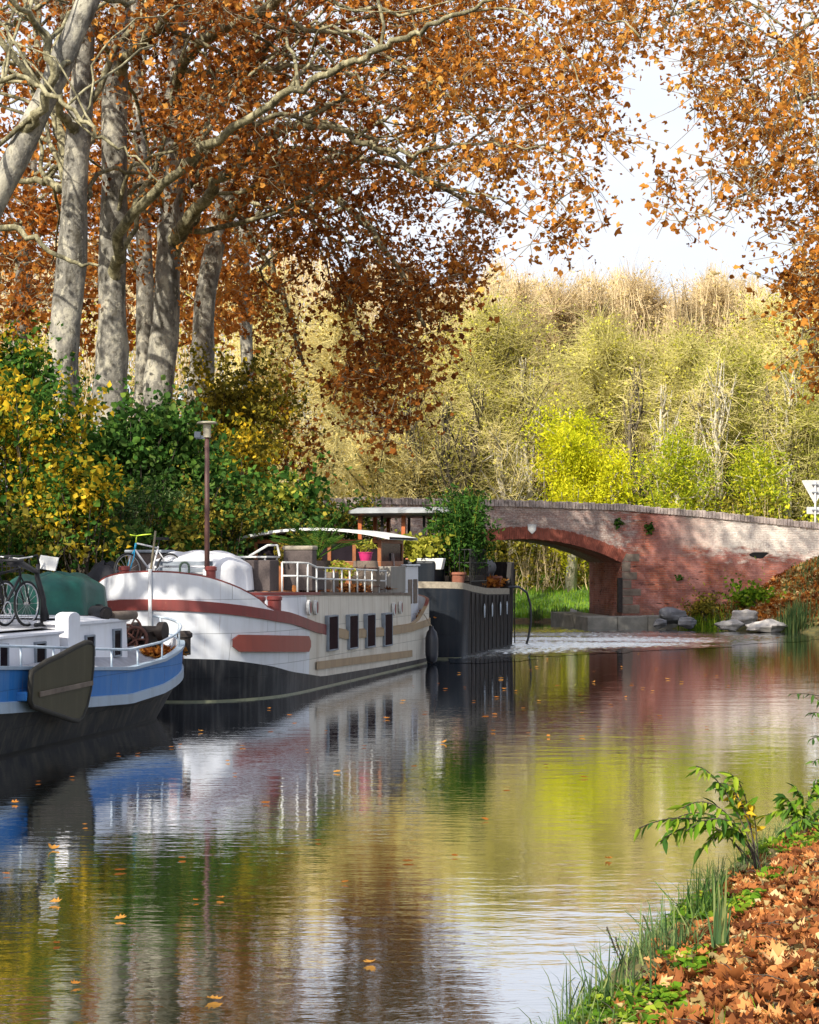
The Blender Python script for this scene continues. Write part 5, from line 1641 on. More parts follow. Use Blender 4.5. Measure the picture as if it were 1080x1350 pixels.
# tree 5 with the hanging dark bough
make_tree('plane tree with dark brown boughs hanging down in front of the wood',
          T([(262, 700, 42), (264, 500, 36), (270, 400, 32), (284, 310, 28), (308, 230, 24), (330, 120, 18), (345, -20, 10)], 58),
          [T([(290, 290, 20), (350, 240, 16, 55), (420, 245, 13, 53), (480, 290, 10, 51.5), (530, 360, 8, 50.5), (560, 430, 5, 50)], 58),
           T([(350, 240, 12, 55), (450, 200, 10, 52), (560, 230, 8, 50), (640, 280, 5, 49)], 58),
           T([(300, 260, 12), (340, 320, 9, 57), (380, 400, 7, 56), (400, 480, 5, 55.5)], 58)],
          np.vstack([px_clumps([(300, 210), (480, 190), (620, 245), (690, 305), (672, 335), (615, 362), (450, 380), (380, 330), (300, 310)], 48, 58, 135, rgc),
                     px_clumps([(440, 360), (615, 345), (600, 420), (575, 480), (520, 490), (455, 450)], 48, 54, 84, rgc),
                     px_clumps([(450, 450), (575, 480), (555, 540), (520, 590), (475, 565), (440, 515)], 48, 53, 40, rgc),
                     px_clumps([(330, 350), (430, 380), (430, 480), (340, 440)], 52, 57, 16, rgc),
                     px_clumps([(300, 470), (400, 500), (440, 570), (420, 620), (330, 600)], 52, 56, 18, rgc)]), 36, .66, .145, M['leaf_dark'], 6)  # darker leaf tone here carries the shade of the hanging boughs
# tree 6 and 7: orange crowns further back
make_tree('orange crowned plane tree standing behind the pale trunks',
          T([(20, 640, 30), (25, 450, 26), (35, 300, 22), (45, 150, 16), (50, 0, 10)], 68),
          [T([(30, 330, 10), (80, 260, 8), (150, 210, 6)], 68), T([(30, 360, 10), (-40, 280, 8), (-110, 210, 6)], 68)],
          px_clumps([(-180, 120), (180, 120), (300, 200), (330, 330), (300, 430), (180, 460), (60, 450), (-180, 450)], 62, 74, 260, rgc), 36, .95, .24, M['leaf_orange'], 7)
make_tree('far orange plane tree seen between the pale trunks and the hanging boughs',
          T([(330, 640, 24), (326, 480, 20), (322, 350, 17), (318, 200, 12), (316, 60, 7)], 78),
          [T([(322, 330, 8), (360, 250, 6), (390, 190, 4)], 78), T([(322, 320, 8), (280, 250, 6), (250, 180, 4)], 78)],
          px_clumps([(200, 100), (420, 100), (460, 230), (400, 330), (330, 420), (240, 440), (200, 300)], 72, 84, 80, rgc), 34, 1.0, .25, M['leaf_brown'], 8)
# tree on the right bank, trunk outside the picture
make_tree('plane tree whose gold brown boughs hang in from the right edge of the photo',
          [(Vector((15.5, 33, .8)), .62), (Vector((15.2, 33, 4)), .52), (Vector((14.6, 33, 8)), .45), (Vector((13.8, 33, 12)), .36), (Vector((13, 33, 16)), .2)],
          [[(Vector((14.7, 33, 7.5)), .2)] + T([(1180, 0, 10), (1080, 25, 7), (1040, 50, 6), (1018, 76, 5), (985, 105, 4), (955, 125, 3), (905, 150, 2)], 33),
           [(Vector((14.3, 33, 9.8)), .18)] + T([(1160, -60, 9), (1000, -40, 7), (905, 8, 6), (880, 35, 5), (850, 46, 4), (815, 32, 3), (770, 30, 2)], 34),
           [(Vector((14.9, 33, 6.2)), .18)] + T([(1180, 110, 9), (1080, 120, 6), (1050, 140, 5), (1040, 200, 4), (1000, 235, 3), (950, 290, 2)], 32),
           [(Vector((15.1, 33, 5)), .16)] + T([(1170, 260, 8), (1090, 330, 5), (1060, 420, 3), (1050, 500, 2)], 31)],
          np.vstack([px_clumps([(880, -260), (1300, -260), (1300, 200), (1010, 250), (960, 265), (925, 160), (900, 70), (840, 20), (780, -40), (780, -120)], 29, 38, 270, rgc),
                     px_clumps([(880, 40), (1080, 60), (1080, 200), (930, 250), (920, 150)], 29, 35, 28, rgc),
                     px_clumps([(1000, 220), (1300, 200), (1300, 480), (1080, 470), (1050, 380), (1010, 330)], 29, 36, 105, rgc),
                     px_clumps([(1040, 350), (1090, 340), (1110, 520), (1075, 540), (1060, 450)], 29, 33, 24, rgc),
                     px_clumps([(860, 200), (960, 200), (1010, 280), (960, 300), (880, 300)], 29, 34, 11, rgc)]), 32, .50, .108, M['leaf_gold'], 9, twig_r=.022)

# plane trees of the same row just outside the picture, whose shade dapples the boats
proto = None
def side_tree(x, y, label, seed, n=150):
    rg = np.random.default_rng(seed)
    gz0 = float(height(x, y)[0])
    tr = [(Vector((x, y, gz0 - .2)), .6), (Vector((x + .1, y, gz0 + 4)), .46), (Vector((x + .3, y + .2, gz0 + 8)), .38), (Vector((x + .2, y, gz0 + 13)), .24), (Vector((x, y, gz0 + 17)), .1)]
    lm = []
    for k in range(6):
        a = rg.uniform(0, 6.28); z0 = gz0 + rg.uniform(6, 11)
        lm.append([(Vector((x + .2, y, z0)), .16), (Vector((x + 2.2 * math.cos(a), y + 2.2 * math.sin(a), z0 + 1.6)), .11), (Vector((x + 5 * math.cos(a), y + 5 * math.sin(a), z0 + 2.6)), .05)])
    u = rg.normal(size=(n, 3)); u /= np.linalg.norm(u, axis=1)[:, None]
    C = np.array([x, y, gz0 + 12.5]) + u * (rg.uniform(.3, 1, (n, 1)) ** .6) * np.array([6.2, 6.2, 5.2])
    return make_tree(label, tr, lm, C, 34, .65, .24, M['leaf_brown'], seed)
st1 = side_tree(-13.2, 20.5, 'brown crowned plane tree on the towpath beside the blue boat', 51, 60)
st2 = side_tree(-18.5, 12.0, 'brown crowned plane tree on the towpath short of the blue boat', 52, 60)

# ------------------------------------------------------------------ shrubs on the left bank
def shrub(label, cen_px, d, rx, rz, n, size, shape, mat, seed, ry=None, group='shrubs along the towpath', name='shrub', lobes=15, mat2=None, frac=.5):
    rg = np.random.default_rng(seed)
    c = P(cen_px[0], cen_px[1], d)
    g0 = float(height(c.x, d)[0])
    o = thing(name, label, 'shrub', (c.x, d, g0 - .1), group)
    ry = ry or rx
    # lobes
    L = rg.normal(size=(lobes, 3)); L /= np.linalg.norm(L, axis=1)[:, None]
    L = np.array(c) + L * np.array([rx, ry, rz]) * rg.uniform(.35, 1.0, (lobes, 1))
    li = rg.integers(0, lobes, n)
    u = rg.normal(size=(n, 3)); u /= np.linalg.norm(u, axis=1)[:, None]
    C = L[li] + u * (rg.uniform(.2, 1.15, (n, 1)) ** .6) * np.array([rx, ry, rz]) * .42
    # leaves gather along sprays
    k = max(20, n // 30)
    S = C[rg.integers(0, n, k)]
    si = rg.integers(0, k, n)
    SD = (S - np.array(c)) + rg.normal(0, .5, S.shape) + np.array([0, 0, .25]); SD /= np.linalg.norm(SD, axis=1)[:, None]
    C = np.where(rg.uniform(0, 1, (n, 1)) < .8, S[si] + (rg.normal(0, 1, (n, 1)) * .42) * SD[si] + rg.normal(0, 1, (n, 3)) * np.array([.10, .10, .07]), C)
    C[:, 2] = np.maximum(C[:, 2], g0 + .05)
    rnd = np.clip(rg.beta(1.5, 1.5, n) + rg.normal(0, .12, k)[si], 0, 1)
    if mat2 is not None:
        ms = rg.uniform(0, 1, k)[si] < frac
        leaves('foliage', C[~ms], size, shape, mat, o, rg, rnd=rnd[~ms])
        leaves('foliage', C[ms], size, shape, mat2, o, rg, rnd=rnd[ms])
    else:
        leaves('foliage', C, size, shape, mat, o, rg, rnd=rnd)
    base = np.array([c.x, d, g0])
    a = base + rg.normal(0, .25, (k, 3)) * np.array([1, 1, 0])
    S2 = S[::3]; k2 = len(S2)
    tubes_np('stems', a[::3], (a[::3] + S2) / 2 + rg.normal(0, .15, (k2, 3)), S2, .024, .008, M['twig_dark'], o)
    return o
shrub('yellow green leafy shrub at the left edge above the bicycles', (30, 620), 36, 1.45, 1.9, 8060, 0.129, 'kite', M['leaf_green'], 61, mat2=M['leaf_yellow'], frac=.42)
shrub('green shrub climbing up the first pale trunk', (15, 520), 39, 1.2, 1.1, 4650, 0.129, 'kite', M['leaf_green'], 62, mat2=M['leaf_yellow'], frac=.25)
shrub('golden leaved bush hanging over the green tarpaulin', (95, 670), 34.5, .95, 1.0, 2945, 0.122, 'kite', M['leaf_yellow'], 63, mat2=M['leaf_green'], frac=.45)
shrub('dark green bush at the foot of the big limbed plane tree', (165, 605), 41, 1.5, 1.15, 6510, 0.129, 'round', M['leaf_deep'], 64, mat2=M['leaf_green'], frac=.55)
shrub('broad mid green bush behind the brown lamp pole', (235, 625), 41, 1.5, 1.3, 6820, 0.129, 'round', M['leaf_green'], 65, mat2=M['leaf_deep'], frac=.45)
shrub('olive yellow bush under the far plane trunk', (300, 540), 50, 1.7, 1.5, 6510, 0.129, 'kite', M['leaf_olive'], 66, mat2=M['leaf_yellow'], frac=.25)
shrub('low green ivy bush left of the bridge', (365, 665), 44, 1.25, .95, 5580, 0.122, 'round', M['leaf_green'], 67, mat2=M['leaf_lime'], frac=.25)
shrub('olive green brush behind the white covered dinghy', (270, 700), 40, 1.2, .7, 4030, 0.106, 'kite', M['leaf_olive'], 68, mat2=M['leaf_deep'], frac=.5)
shrub('low dark green brush behind the barge wheelhouse', (330, 715), 41.5, 1.3, .55, 3720, 0.106, 'kite', M['leaf_deep'], 69, mat2=M['leaf_olive'], frac=.5)
shrub('grey green bush between the dark bush and the boats', (165, 690), 38, 1.1, .9, 4030, 0.099, 'long', M['leaf_deep'], 70, mat2=M['reed'], frac=.5)
shrub('low green brush behind the mountain bicycle', (70, 740), 37, 1.4, .6, 3720, 0.106, 'kite', M['leaf_deep'], 71, mat2=M['leaf_yellow'], frac=.3)
shrub('dark brush at the bridge end behind the black barge', (445, 690), 50, 1.1, .8, 3720, 0.106, 'kite', M['leaf_deep'], 72, mat2=M['leaf_olive'], frac=.4)
shrub('yellow bush in the gap right of the brown lamp pole', (320, 610), 47, 1.2, 1.0, 4030, 0.122, 'kite', M['leaf_olive'], 73, mat2=M['leaf_yellow'], frac=.5)

shrub('tangled green and yellow brush behind the bicycles on the blue boat', (15, 725), 34.5, 1.5, .75, 3600, .12, 'kite', M['leaf_olive'], 74, mat2=M['leaf_green'], frac=.5)
shrub('dark green brush in the gap behind the green tarpaulin', (110, 735), 36, 1.3, .75, 3400, .12, 'kite', M['leaf_deep'], 75, mat2=M['leaf_olive'], frac=.45)
shrub('loose green shrub on the bank left of the blue boat cabin', (-140, 640), 32, 1.4, 1.5, 4200, .13, 'kite', M['leaf_green'], 77, mat2=M['leaf_olive'], frac=.4)
shrub('rusty olive shrub on the bank near the stern of the blue boat', (-330, 690), 28, 1.4, 1.2, 3600, .13, 'kite', M['leaf_olive'], 78, mat2=M['leaf_green'], frac=.5)
shrub('olive brush along the bank behind the white barge bow', (205, 715), 38.5, 1.3, .8, 3400, .12, 'kite', M['leaf_olive'], 76, mat2=M['leaf_green'], frac=.45)

# ------------------------------------------------------------------ wood beyond the bridge
def wood_tree(label, px, ptop, d, rx, mat, twm, seed, n=4200, tw=2600, size=.24, zlow=None, barkm='bark_dark', lean=0, name='woodland_tree', group='trees of the wood beyond the bridge', shape='kite', tall=1, hold=None, ivy=None, trunk_r=.30):
    rg = np.random.default_rng(seed)
    rx = rx * 1.35; tw = int(tw * 1.7); n = int(n * 2.0); size = size * (.78 if name == 'yellow_tree' else .62); tall = tall * (1.0 if twm == 'twig_tan' else .4)
    top_ = P(px, ptop, d)
    g0 = float(height(top_.x, d)[0])
    hgt = top_.z - g0
    zl = g0 + (zlow if zlow is not None else hgt * .08)
    o = thing(name, label, 'tree', (top_.x - lean, d, g0), group) if hold is None else hold
    x0 = top_.x - lean
    tr = [(Vector((x0, d, g0 - .2)), trunk_r), (Vector((x0 + lean * .3 + .2, d + .1, g0 + hgt * .35)), trunk_r * .65), (Vector((x0 + lean * .7 - .2, d, g0 + hgt * .7)), .09), (Vector((top_.x, d, g0 + hgt * .97)), .02)]
    cz = (zl + top_.z) / 2; rz = (top_.z - zl) / 2
    nb = 46
    A, Bq, Cq, r0, r1 = [], [], [], [], []
    ends = []
    for k in range(nb):
        u = rg.uniform(.24 if mat == 'leaf_khaki' else .10, .92); z0 = g0 + hgt * u
        base = np.array([x0 + (top_.x - x0) * u, d, z0])
        a = rg.uniform(0, 6.283); e = rg.uniform(.4, .95)
        zz_ = min(top_.z - min(.35, rg.exponential(.10)) * hgt, z0 + rg.uniform(.08, .34) * hgt)
        w_ = max(0.08, 1 - max(0, (zz_ - cz) / rz) ** 2.4) ** .5 * rg.uniform(.45, 1.2)
        end = np.array([base[0] + rx * e * w_ * math.cos(a), d + rx * e * w_ * math.sin(a), zz_])
        A.append(base); Cq.append(end); Bq.append((base + end) / 2 + np.array([0, 0, -.06 * hgt * rg.uniform(0, 1)]) + rg.normal(0, .15, 3)); r0.append(.07); r1.append(.02)
        ends.append((base, Bq[-1], end))
    # fine twigs
    ki = rg.integers(0, nb, tw); u = rg.uniform(.15, 1.05, tw)[:, None]
    E0 = np.array([e[0] for e in ends])[ki]; E1 = np.array([e[1] for e in ends])[ki]; E2 = np.array([e[2] for e in ends])[ki]
    q0 = E0 * (1 - u) ** 2 + 2 * E1 * u * (1 - u) + E2 * u * u
    dv = rg.normal(0, 1, (tw, 3)) * np.array([1, 1, .8]) + np.array([0, 0, .75 * tall])
    dv /= np.linalg.norm(dv, axis=1)[:, None]
    L = rg.uniform(.5, 1.9, (tw, 1)) * (.5 + .5 * rx / 3)
    q2 = q0 + dv * L; q1 = (q0 + q2) / 2 + rg.normal(0, .10, (tw, 3))
    if twm:
        tubes_np('twigs', q0, q1, q2, .016, .005, M[twm], o)
    if n:
        li = rg.integers(0, tw, n)
        v = rg.uniform(.1, 1.05, (n, 1))
        C = q0[li] + (q2 - q0)[li] * v + rg.normal(0, .16, (n, 3))
        C[:, 2] = np.maximum(C[:, 2], g0 + .1)
        rnd = np.clip(rg.beta(1.5, 1.5, n) + rg.normal(0, .16, nb)[ki[li]], 0, 1)
        leaves('crown', C, size, shape, M[mat], o, rg, rnd=rnd)
    tubes_np('branches', np.array(A), np.array(Bq), np.array(Cq), np.array(r0), np.array(r1), M[barkm], o)
    mb = MB(); mb.tube([p for p, _ in tr], [r for _, r in tr], 9); mb.build('trunk', M[barkm], o, smooth=True)
    if ivy:
        m = 900
        zz_ = rg.uniform(0, hgt * ivy, m)
        C = np.stack([np.interp(zz_, [0, hgt * .35, hgt * .7], [x0, x0 + lean * .3 + .2, x0 + lean * .7 - .2]), np.full(m, d), g0 + zz_], 1) + rg.normal(0, .35, (m, 3))
        leaves('ivy', C, .2, 'round', M['leaf_green'], o, rg)
    return o

wood_tree('pale straw willow rising left of the hanging brown boughs', 345, 360, 96, 3.6, 'leaf_straw', 'twig_straw', 201, 5200, 3000, .22)
wood_tree('pale cream willow behind the lowest hanging brown leaves', 440, 400, 92, 3.8, 'leaf_straw', 'twig_straw', 202, 5600, 3200, .22)
wood_tree('golden straw willow just left of the brown trunked tree', 520, 440, 88, 3.4, 'leaf_straw', 'twig_straw', 203, 5600, 3200, .21)
wood_tree('low golden willow behind the wheelhouse roof of the black barge', 490, 580, 82, 2.6, 'leaf_straw', 'twig_straw', 204, 3600, 2000, .19)
wood_tree('khaki tree with thick brown trunk beside the parapet', 610, 430, 86, 3.1, 'leaf_khaki', 'twig_straw', 205, 3000, 2400, .2, ivy=.2, trunk_r=.55)
wood_tree('dark branched olive tree with ivy left of the bright yellow tree', 665, 400, 84, 3.3, 'leaf_khaki', 'twig_khaki', 206, 2800, 2600, .2, ivy=.45, lean=.6, trunk_r=.5)
wood_tree('bare dead tree with pale stems left of the yellow tree', 655, 560, 80.5, 1.3, 'leaf_khaki', 'twig_straw', 207, 250, 300, .16, barkm='bark_pale', lean=-.8)
wood_tree('tan twiggy tree rising high behind the bright yellow tree', 750, 375, 100, 4.0, 'leaf_tan', 'twig_tan', 208, 4200, 4200, .22)
wood_tree('olive thinly leaved tree right above the bright yellow tree', 800, 430, 90, 3.2, 'leaf_khaki', 'twig_khaki', 209, 4400, 3600, .2)
wood_tree('tan and gold tree at the middle of the skyline', 830, 372, 104, 4.0, 'leaf_tan', 'twig_tan', 210, 4400, 4200, .22)
wood_tree('olive yellow tree behind the pale dead branches', 900, 430, 90, 3.3, 'leaf_khaki', 'twig_khaki', 211, 4600, 3400, .2, ivy=.3)
wood_tree('dead tree with white bare forked branches over the bridge', 925, 500, 83, 1.5, 'leaf_khaki', 'twig_straw', 212, 200, 260, .16, barkm='bark_pale', lean=.3)
wood_tree('lime green ivied tree right of the white dead branches', 965, 450, 86, 2.7, 'leaf_lime', 'twig_khaki', 213, 5200, 2200, .21, ivy=.7)
wood_tree('tan twiggy tree on the skyline beside the right plane boughs', 935, 380, 102, 3.8, 'leaf_tan', 'twig_tan', 214, 4200, 4200, .22)
wood_tree('pale olive tree behind the drooping right boughs', 1030, 400, 92, 3.6, 'leaf_khaki', 'twig_straw', 215, 5000, 3400, .21)
wood_tree('yellow green tree behind the road sign', 1060, 520, 82, 2.4, 'leaf_lime', 'twig_khaki', 216, 4600, 2000, .2)
M['leaf_sapling'] = leafmat('leaf_sapling', [(0.0, (.22, .30, .02)), (.5, (.50, .56, .04)), (1, (.85, .78, .06))], .5)
# bright yellow tree with layered fronds
wood_tree('bright yellow tree with layered leaves above the bridge parapet', 752, 536, 78, 2.0, 'leaf_bright', None, 217, 9500, 420, .22, zlow=1.6, name='yellow_tree', shape='long', tall=.1, barkm='bark_pale')
wood_tree('smaller yellow lime tree beside the bright yellow one', 812, 592, 77.5, 1.05, 'leaf_bright', None, 218, 2600, 260, .22, zlow=1.0, name='yellow_tree', shape='long', tall=.1, barkm='bark_pale')
wood_tree('lime yellow sapling below the white dead branches', 895, 575, 78, 1.7, 'leaf_sapling', None, 219, 5200, 420, .22, zlow=.8, name='yellow_tree', shape='long', tall=.2, barkm='bark_pale')

wood_tree('yellow green sapling between the road sign and the white dead branches', 1000, 590, 79, 1.5, 'leaf_sapling', None, 220, 3600, 420, .22, zlow=.8, name='yellow_tree', shape='long', tall=.2, barkm='bark_pale')
for k_, (px_, pt_) in enumerate([(575, 388), (640, 376), (690, 368), (725, 382), (785, 372), (862, 390), (900, 372), (985, 368), (1020, 385)]):
    wood_tree('slender tan leafless tree on the skyline of the wood', px_, pt_, 97 + (k_ * 5) % 9, 1.5, 'leaf_tan', 'twig_tan', 230 + k_, 900, 1500, .2, group='slender tan trees along the skyline')
for k_, (px_, pt_, d_, bk_) in enumerate([(585, 520, 81, 'bark_dark'), (632, 500, 82, 'bark_dark'), (690, 470, 83, 'bark_pale'), (842, 480, 82, 'bark_dark'), (872, 500, 81, 'bark_pale'), (952, 470, 81, 'bark_pale'), (1012, 500, 82, 'bark_dark'), (1046, 480, 81, 'bark_pale'), (540, 500, 84, 'bark_dark')]):
    wood_tree('thin %s trunked tree rising bare behind the bridge parapet' % ('dark' if bk_ == 'bark_dark' else 'pale'), px_, pt_, d_, 1.1, 'leaf_khaki', 'twig_straw', 260 + k_, 160, 150, .2, barkm=bk_, lean=(-.7, .5, -.3, .8, -.5, .4)[k_ % 6], trunk_r=.2, group='bare trunks behind the parapet')
# deeper wood that reads as one mass
rgw = np.random.default_rng(300)
n = 112000
px_ = rgw.uniform(-750, 1250, n); d_ = rgw.uniform(98, 128, n)
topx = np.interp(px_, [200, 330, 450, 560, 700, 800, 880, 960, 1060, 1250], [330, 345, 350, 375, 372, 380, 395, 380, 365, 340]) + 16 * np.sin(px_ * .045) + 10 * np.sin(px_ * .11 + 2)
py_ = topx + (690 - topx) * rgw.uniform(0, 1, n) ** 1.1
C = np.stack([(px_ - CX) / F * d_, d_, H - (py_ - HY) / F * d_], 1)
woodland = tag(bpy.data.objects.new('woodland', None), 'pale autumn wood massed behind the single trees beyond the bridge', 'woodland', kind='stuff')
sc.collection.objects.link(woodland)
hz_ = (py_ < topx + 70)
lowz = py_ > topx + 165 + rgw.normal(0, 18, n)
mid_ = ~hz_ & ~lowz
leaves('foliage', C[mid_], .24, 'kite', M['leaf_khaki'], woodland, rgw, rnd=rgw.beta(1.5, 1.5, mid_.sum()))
leaves('dark_gap_foliage', C[lowz & ~hz_], .26, 'kite', M['leaf_olive'], woodland, rgw)  # olive low down puts the shade of the trunk gaps into leaf colour
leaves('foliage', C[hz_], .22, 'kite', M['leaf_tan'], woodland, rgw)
m = 25000
px_ = rgw.uniform(-750, 1250, m); d_ = rgw.uniform(98, 128, m)
topx = np.interp(px_, [200, 330, 450, 560, 700, 800, 880, 960, 1060, 1250], [330, 345, 350, 375, 372, 380, 395, 380, 365, 340]) + 16 * np.sin(px_ * .045) + 10 * np.sin(px_ * .11 + 2)
py_ = topx - 14 + 240 * rgw.uniform(0, 1, m) ** 1.5
e = np.stack([(px_ - CX) / F * d_, d_, H - (py_ - HY) / F * d_], 1)
a = e + np.stack([rgw.normal(0, .35, m), rgw.normal(0, .35, m), -rgw.uniform(1.2, 3.4, m)], 1)
tubes_np('stems', a, (a + e) / 2 + rgw.normal(0, .1, (m, 3)), e, .03, .012, M['twig_tan'], woodland)
# trunks within the wood
m = 60
xb = rgw.uniform(-14, 34, m); yb = rgw.uniform(98, 126, m); zb = height(xb, yb)
a = np.stack([xb, yb, zb], 1); e = a + np.stack([rgw.normal(0, .8, m), rgw.normal(0, .5, m), rgw.uniform(9, 15, m)], 1)
tubes_np('trunks', a, (a + e) / 2 + rgw.normal(0, .2, (m, 3)), e, .2, .05, M['bark_dark'], woodland)

# hedge of brown green brush seen through the arch and above the grass
def brush(label, x0, x1, y0, y1, z1, n, size, mat, mat2, seed, name='hedge', cat='hedge'):
    rg = np.random.default_rng(seed)
    o = thing(name, label, cat, ((x0 + x1) / 2, (y0 + y1) / 2, float(height((x0 + x1) / 2, (y0 + y1) / 2)[0])))
    x = rg.uniform(x0, x1, n); y = rg.uniform(y0, y1, n)
    g = height(x, y)
    z = g + (z1 * (1 + .22 * np.sin(x * 1.3) + .15 * np.sin(x * 3.1 + 1))) * rg.uniform(0, 1, n) ** .8
    C = np.stack([x, y, z], 1)
    ms = (np.sin(x * .9 + z * 1.3) + rg.normal(0, .5, n)) > .2
    leaves('foliage', C[~ms], size, 'kite', M[mat], o, rg); leaves('foliage', C[ms], size, 'kite', M[mat2], o, rg)
    k = n // 20
    e = C[:k]; a = e * np.array([1, 1, 0]) + np.stack([rg.normal(0, .3, k), rg.normal(0, .2, k), g[:k]], 1)
    tubes_np('stems', a, (a + e) / 2 + rg.normal(0, .1, (k, 3)), e, .022, .008, M['twig_tan'], o)
    return o
M['leaf_hedge'] = leafmat('leaf_hedge', [(0.0, (.12, .085, .045)), (.5, (.28, .20, .11)), (1, (.46, .35, .21))], .3)
brush('brown and green hedge above the grass bank beyond the arch', -4, 12, 84, 87, 3.0, 12000, .15, 'leaf_hedge', 'leaf_olive', 320)
brush('green brambly hedge behind the parapet right of the yellow trees', 10, 26, 76, 80, 3.2, 13000, .15, 'leaf_sapling', 'leaf_olive', 321)
brush('pale brambly hedge behind the parapet left of the yellow trees', -6, 9, 78, 80, 2.6, 8000, .15, 'leaf_khaki', 'leaf_olive', 322)

brush('dark green foliage added as shaded gaps under the far trees', 1, 24, 83, 85, 4.6, 11000, .17, 'leaf_deep', 'leaf_olive', 323, 'dark_gap_brush', 'dark_gap_brush')  # dark leaves added to stand in for shaded gaps between trunks
# ------------------------------------------------------------------ road sign seen from behind
sp = Vector(((1075 - CX) / F * 68.2, 68.2, 0))
zr_ = top_z(7.6) - .85
sg = thing('road_sign', 'back of a triangular give way sign on a post by the bridge', 'road sign', (sp.x, sp.y, zr_))
topz = H + (HY - 634) / F * sp.y
mb = MB(); mb.tube([(sp.x, sp.y, zr_), (sp.x, sp.y, topz - .02)], .04, 10); mb.build('post', M['signback'], sg, smooth=True)
tri = []
cz = topz - .32
for (ax_, az_) in ((-.52, .33), (0, -.60), (.52, .33)):
    tri.append((ax_, az_))
def rounded(tri, r=.06):
    out = []
    for i in range(3):
        p, a, b_ = Vector(tri[i]), Vector(tri[i - 1]), Vector(tri[(i + 1) % 3])
        u, v = (a - p).normalized(), (b_ - p).normalized()
        for k in range(5):
            q = k / 4
            out.append(p + u * r * (1 - q) ** 2 + v * r * q ** 2)
    return out
mb = MB(); mb.prism([(sp.x + q[0], sp.y + .045, cz + q[1]) for q in rounded(tri)], (0, .02, 0)); mb.build('sign_plate', M['signback'], sg)
mb = MB(); mb.tube([(sp.x + q[0], sp.y + .055, cz + q[1]) for q in rounded(tri)], .018, 6, closed=True); mb.build('rim', M['rail'], sg)
mb = MB(); mb.box(sp.x - .33, sp.x + .33, sp.y + .045, sp.y + .06, cz - 1.0, cz - .72); mb.build('lower_plate', M['signback'], sg, bevel=.005)
mb = MB()
for zq in (cz + .15, cz - .15, cz - .86): mb.box(sp.x - .12, sp.x + .12, sp.y - .05, sp.y + .044, zq, zq + .04)
mb.build('clamp', M['rim'], sg)

# ------------------------------------------------------------------ boulders
def boulder(label, px, py, d, w_, h_, mat, seed, group='boulders along the waterline', dep=None):
    rg = np.random.default_rng(seed)
    c = P(px, py, d)
    mb = MB(); n, m = 30, 18
    ph = rg.uniform(0, 6.28, 12); fr_ = rg.uniform(1, 3.2, 12)
    planes = rg.normal(size=(16, 3)); planes /= np.linalg.norm(planes, axis=1)[:, None]; po = rg.uniform(.55, .92, 16)
    vs = []
    for i in range(m + 1):
        th = math.pi * i / m
        for j in range(n):
            a = 2 * math.pi * j / n
            u = np.array([math.sin(th) * math.cos(a), math.sin(th) * math.sin(a), math.cos(th)])
            r = 1.0
            for p_, o_ in zip(planes, po):
                k = u @ p_
                if k > 0: r = min(r, o_ / k)
            r *= 1 + .05 * math.sin(fr_[0] * 3 * u[0] + ph[0]) + .04 * math.sin(fr_[1] * 4 * u[2] + ph[1])
            vs.append((c.x + u[0] * r * w_ / 2, d + u[1] * r * (dep or w_ * .7) / 2, c.z + u[2] * r * h_ / 2))
    fs = []
    for i in range(m):
        for j in range(n):
            fs.append((i * n + j, (i + 1) * n + j, (i + 1) * n + (j + 1) % n, i * n + (j + 1) % n))
    mb.add(vs, fs)
    o = mb.build('boulder', mat, None, smooth=True, auto=14)
    tag(o, label, 'boulder', group)
    return o
boulder('dark grey boulder leaning on the bridge footing', 888, 812, 62.6, 1.1, .85, M['stonedark'], 401)
boulder('small dark boulder at the waterline beside the bridge footing', 872, 822, 62.2, .7, .45, M['stonedark'], 402)
boulder('dark boulder between the bridge footing and the dry grass', 908, 820, 62.2, .8, .5, M['stonedark'], 403)
boulder('pale angular boulder, tallest of the sunlit group on the bank', 984, 814, 61.6, 1.1, .75, M['stone'], 404)
boulder('flat pale boulder, leftmost of the sunlit group on the bank', 960, 824, 61.2, 1.1, .5, M['stone'], 405)
boulder('long pale boulder, largest of the sunlit group at the water', 1008, 826, 60.4, 1.9, .65, M['stone'], 406)
boulder('low whitish boulder left under the arch by the reeds', 746, 815, 69.6, .7, .45, M['stone'], 407)
boulder('rounded whitish boulder beside the pier under the arch', 757, 811, 69.7, .7, .6, M['stone'], 408)

# ------------------------------------------------------------------ grass, reeds, weeds, litter
def blades(name, C, L, wd, mat, rg, lean=.35, rnd=None):
    """C base points; tapered bent blades"""
    n = len(C)
    a = rg.uniform(0, 6.283, n)
    ln = L * rg.uniform(.5, 1.3, n)
    le = np.abs(rg.normal(0, lean, n))
    dirx, diry = np.cos(a), np.sin(a)
    wx, wy = -diry * wd / 2, dirx * wd / 2
    V = np.zeros((n, 7, 3))
    for i, (u, wf) in enumerate(((0, 1), (.4, .9), (.75, .6))):
        off = le * ln * u ** 1.8
        z = ln * u * (1 - .25 * le * u)
        c = C + np.stack([dirx * off, diry * off, z], 1)
        w3 = np.stack([wx, wy, 0 * wx], 1) * wf
        V[:, i * 2] = c - w3; V[:, i * 2 + 1] = c + w3
    off = le * ln; z = ln * (1 - .45 * le)
    V[:, 6] = C + np.stack([dirx * off, diry * off, z], 1)
    q = np.array([(0, 1, 3), (0, 3, 2), (2, 3, 5), (2, 5, 4), (4, 5, 6)])
    Fs = (q[None] + (np.arange(n) * 7)[:, None, None]).reshape(-1, 3)
    if rnd is None: rnd = rg.uniform(0, 1, n)
    return mesh_np(name, V.reshape(-1, 3), Fs, mat, None, np.repeat(rnd, 7))

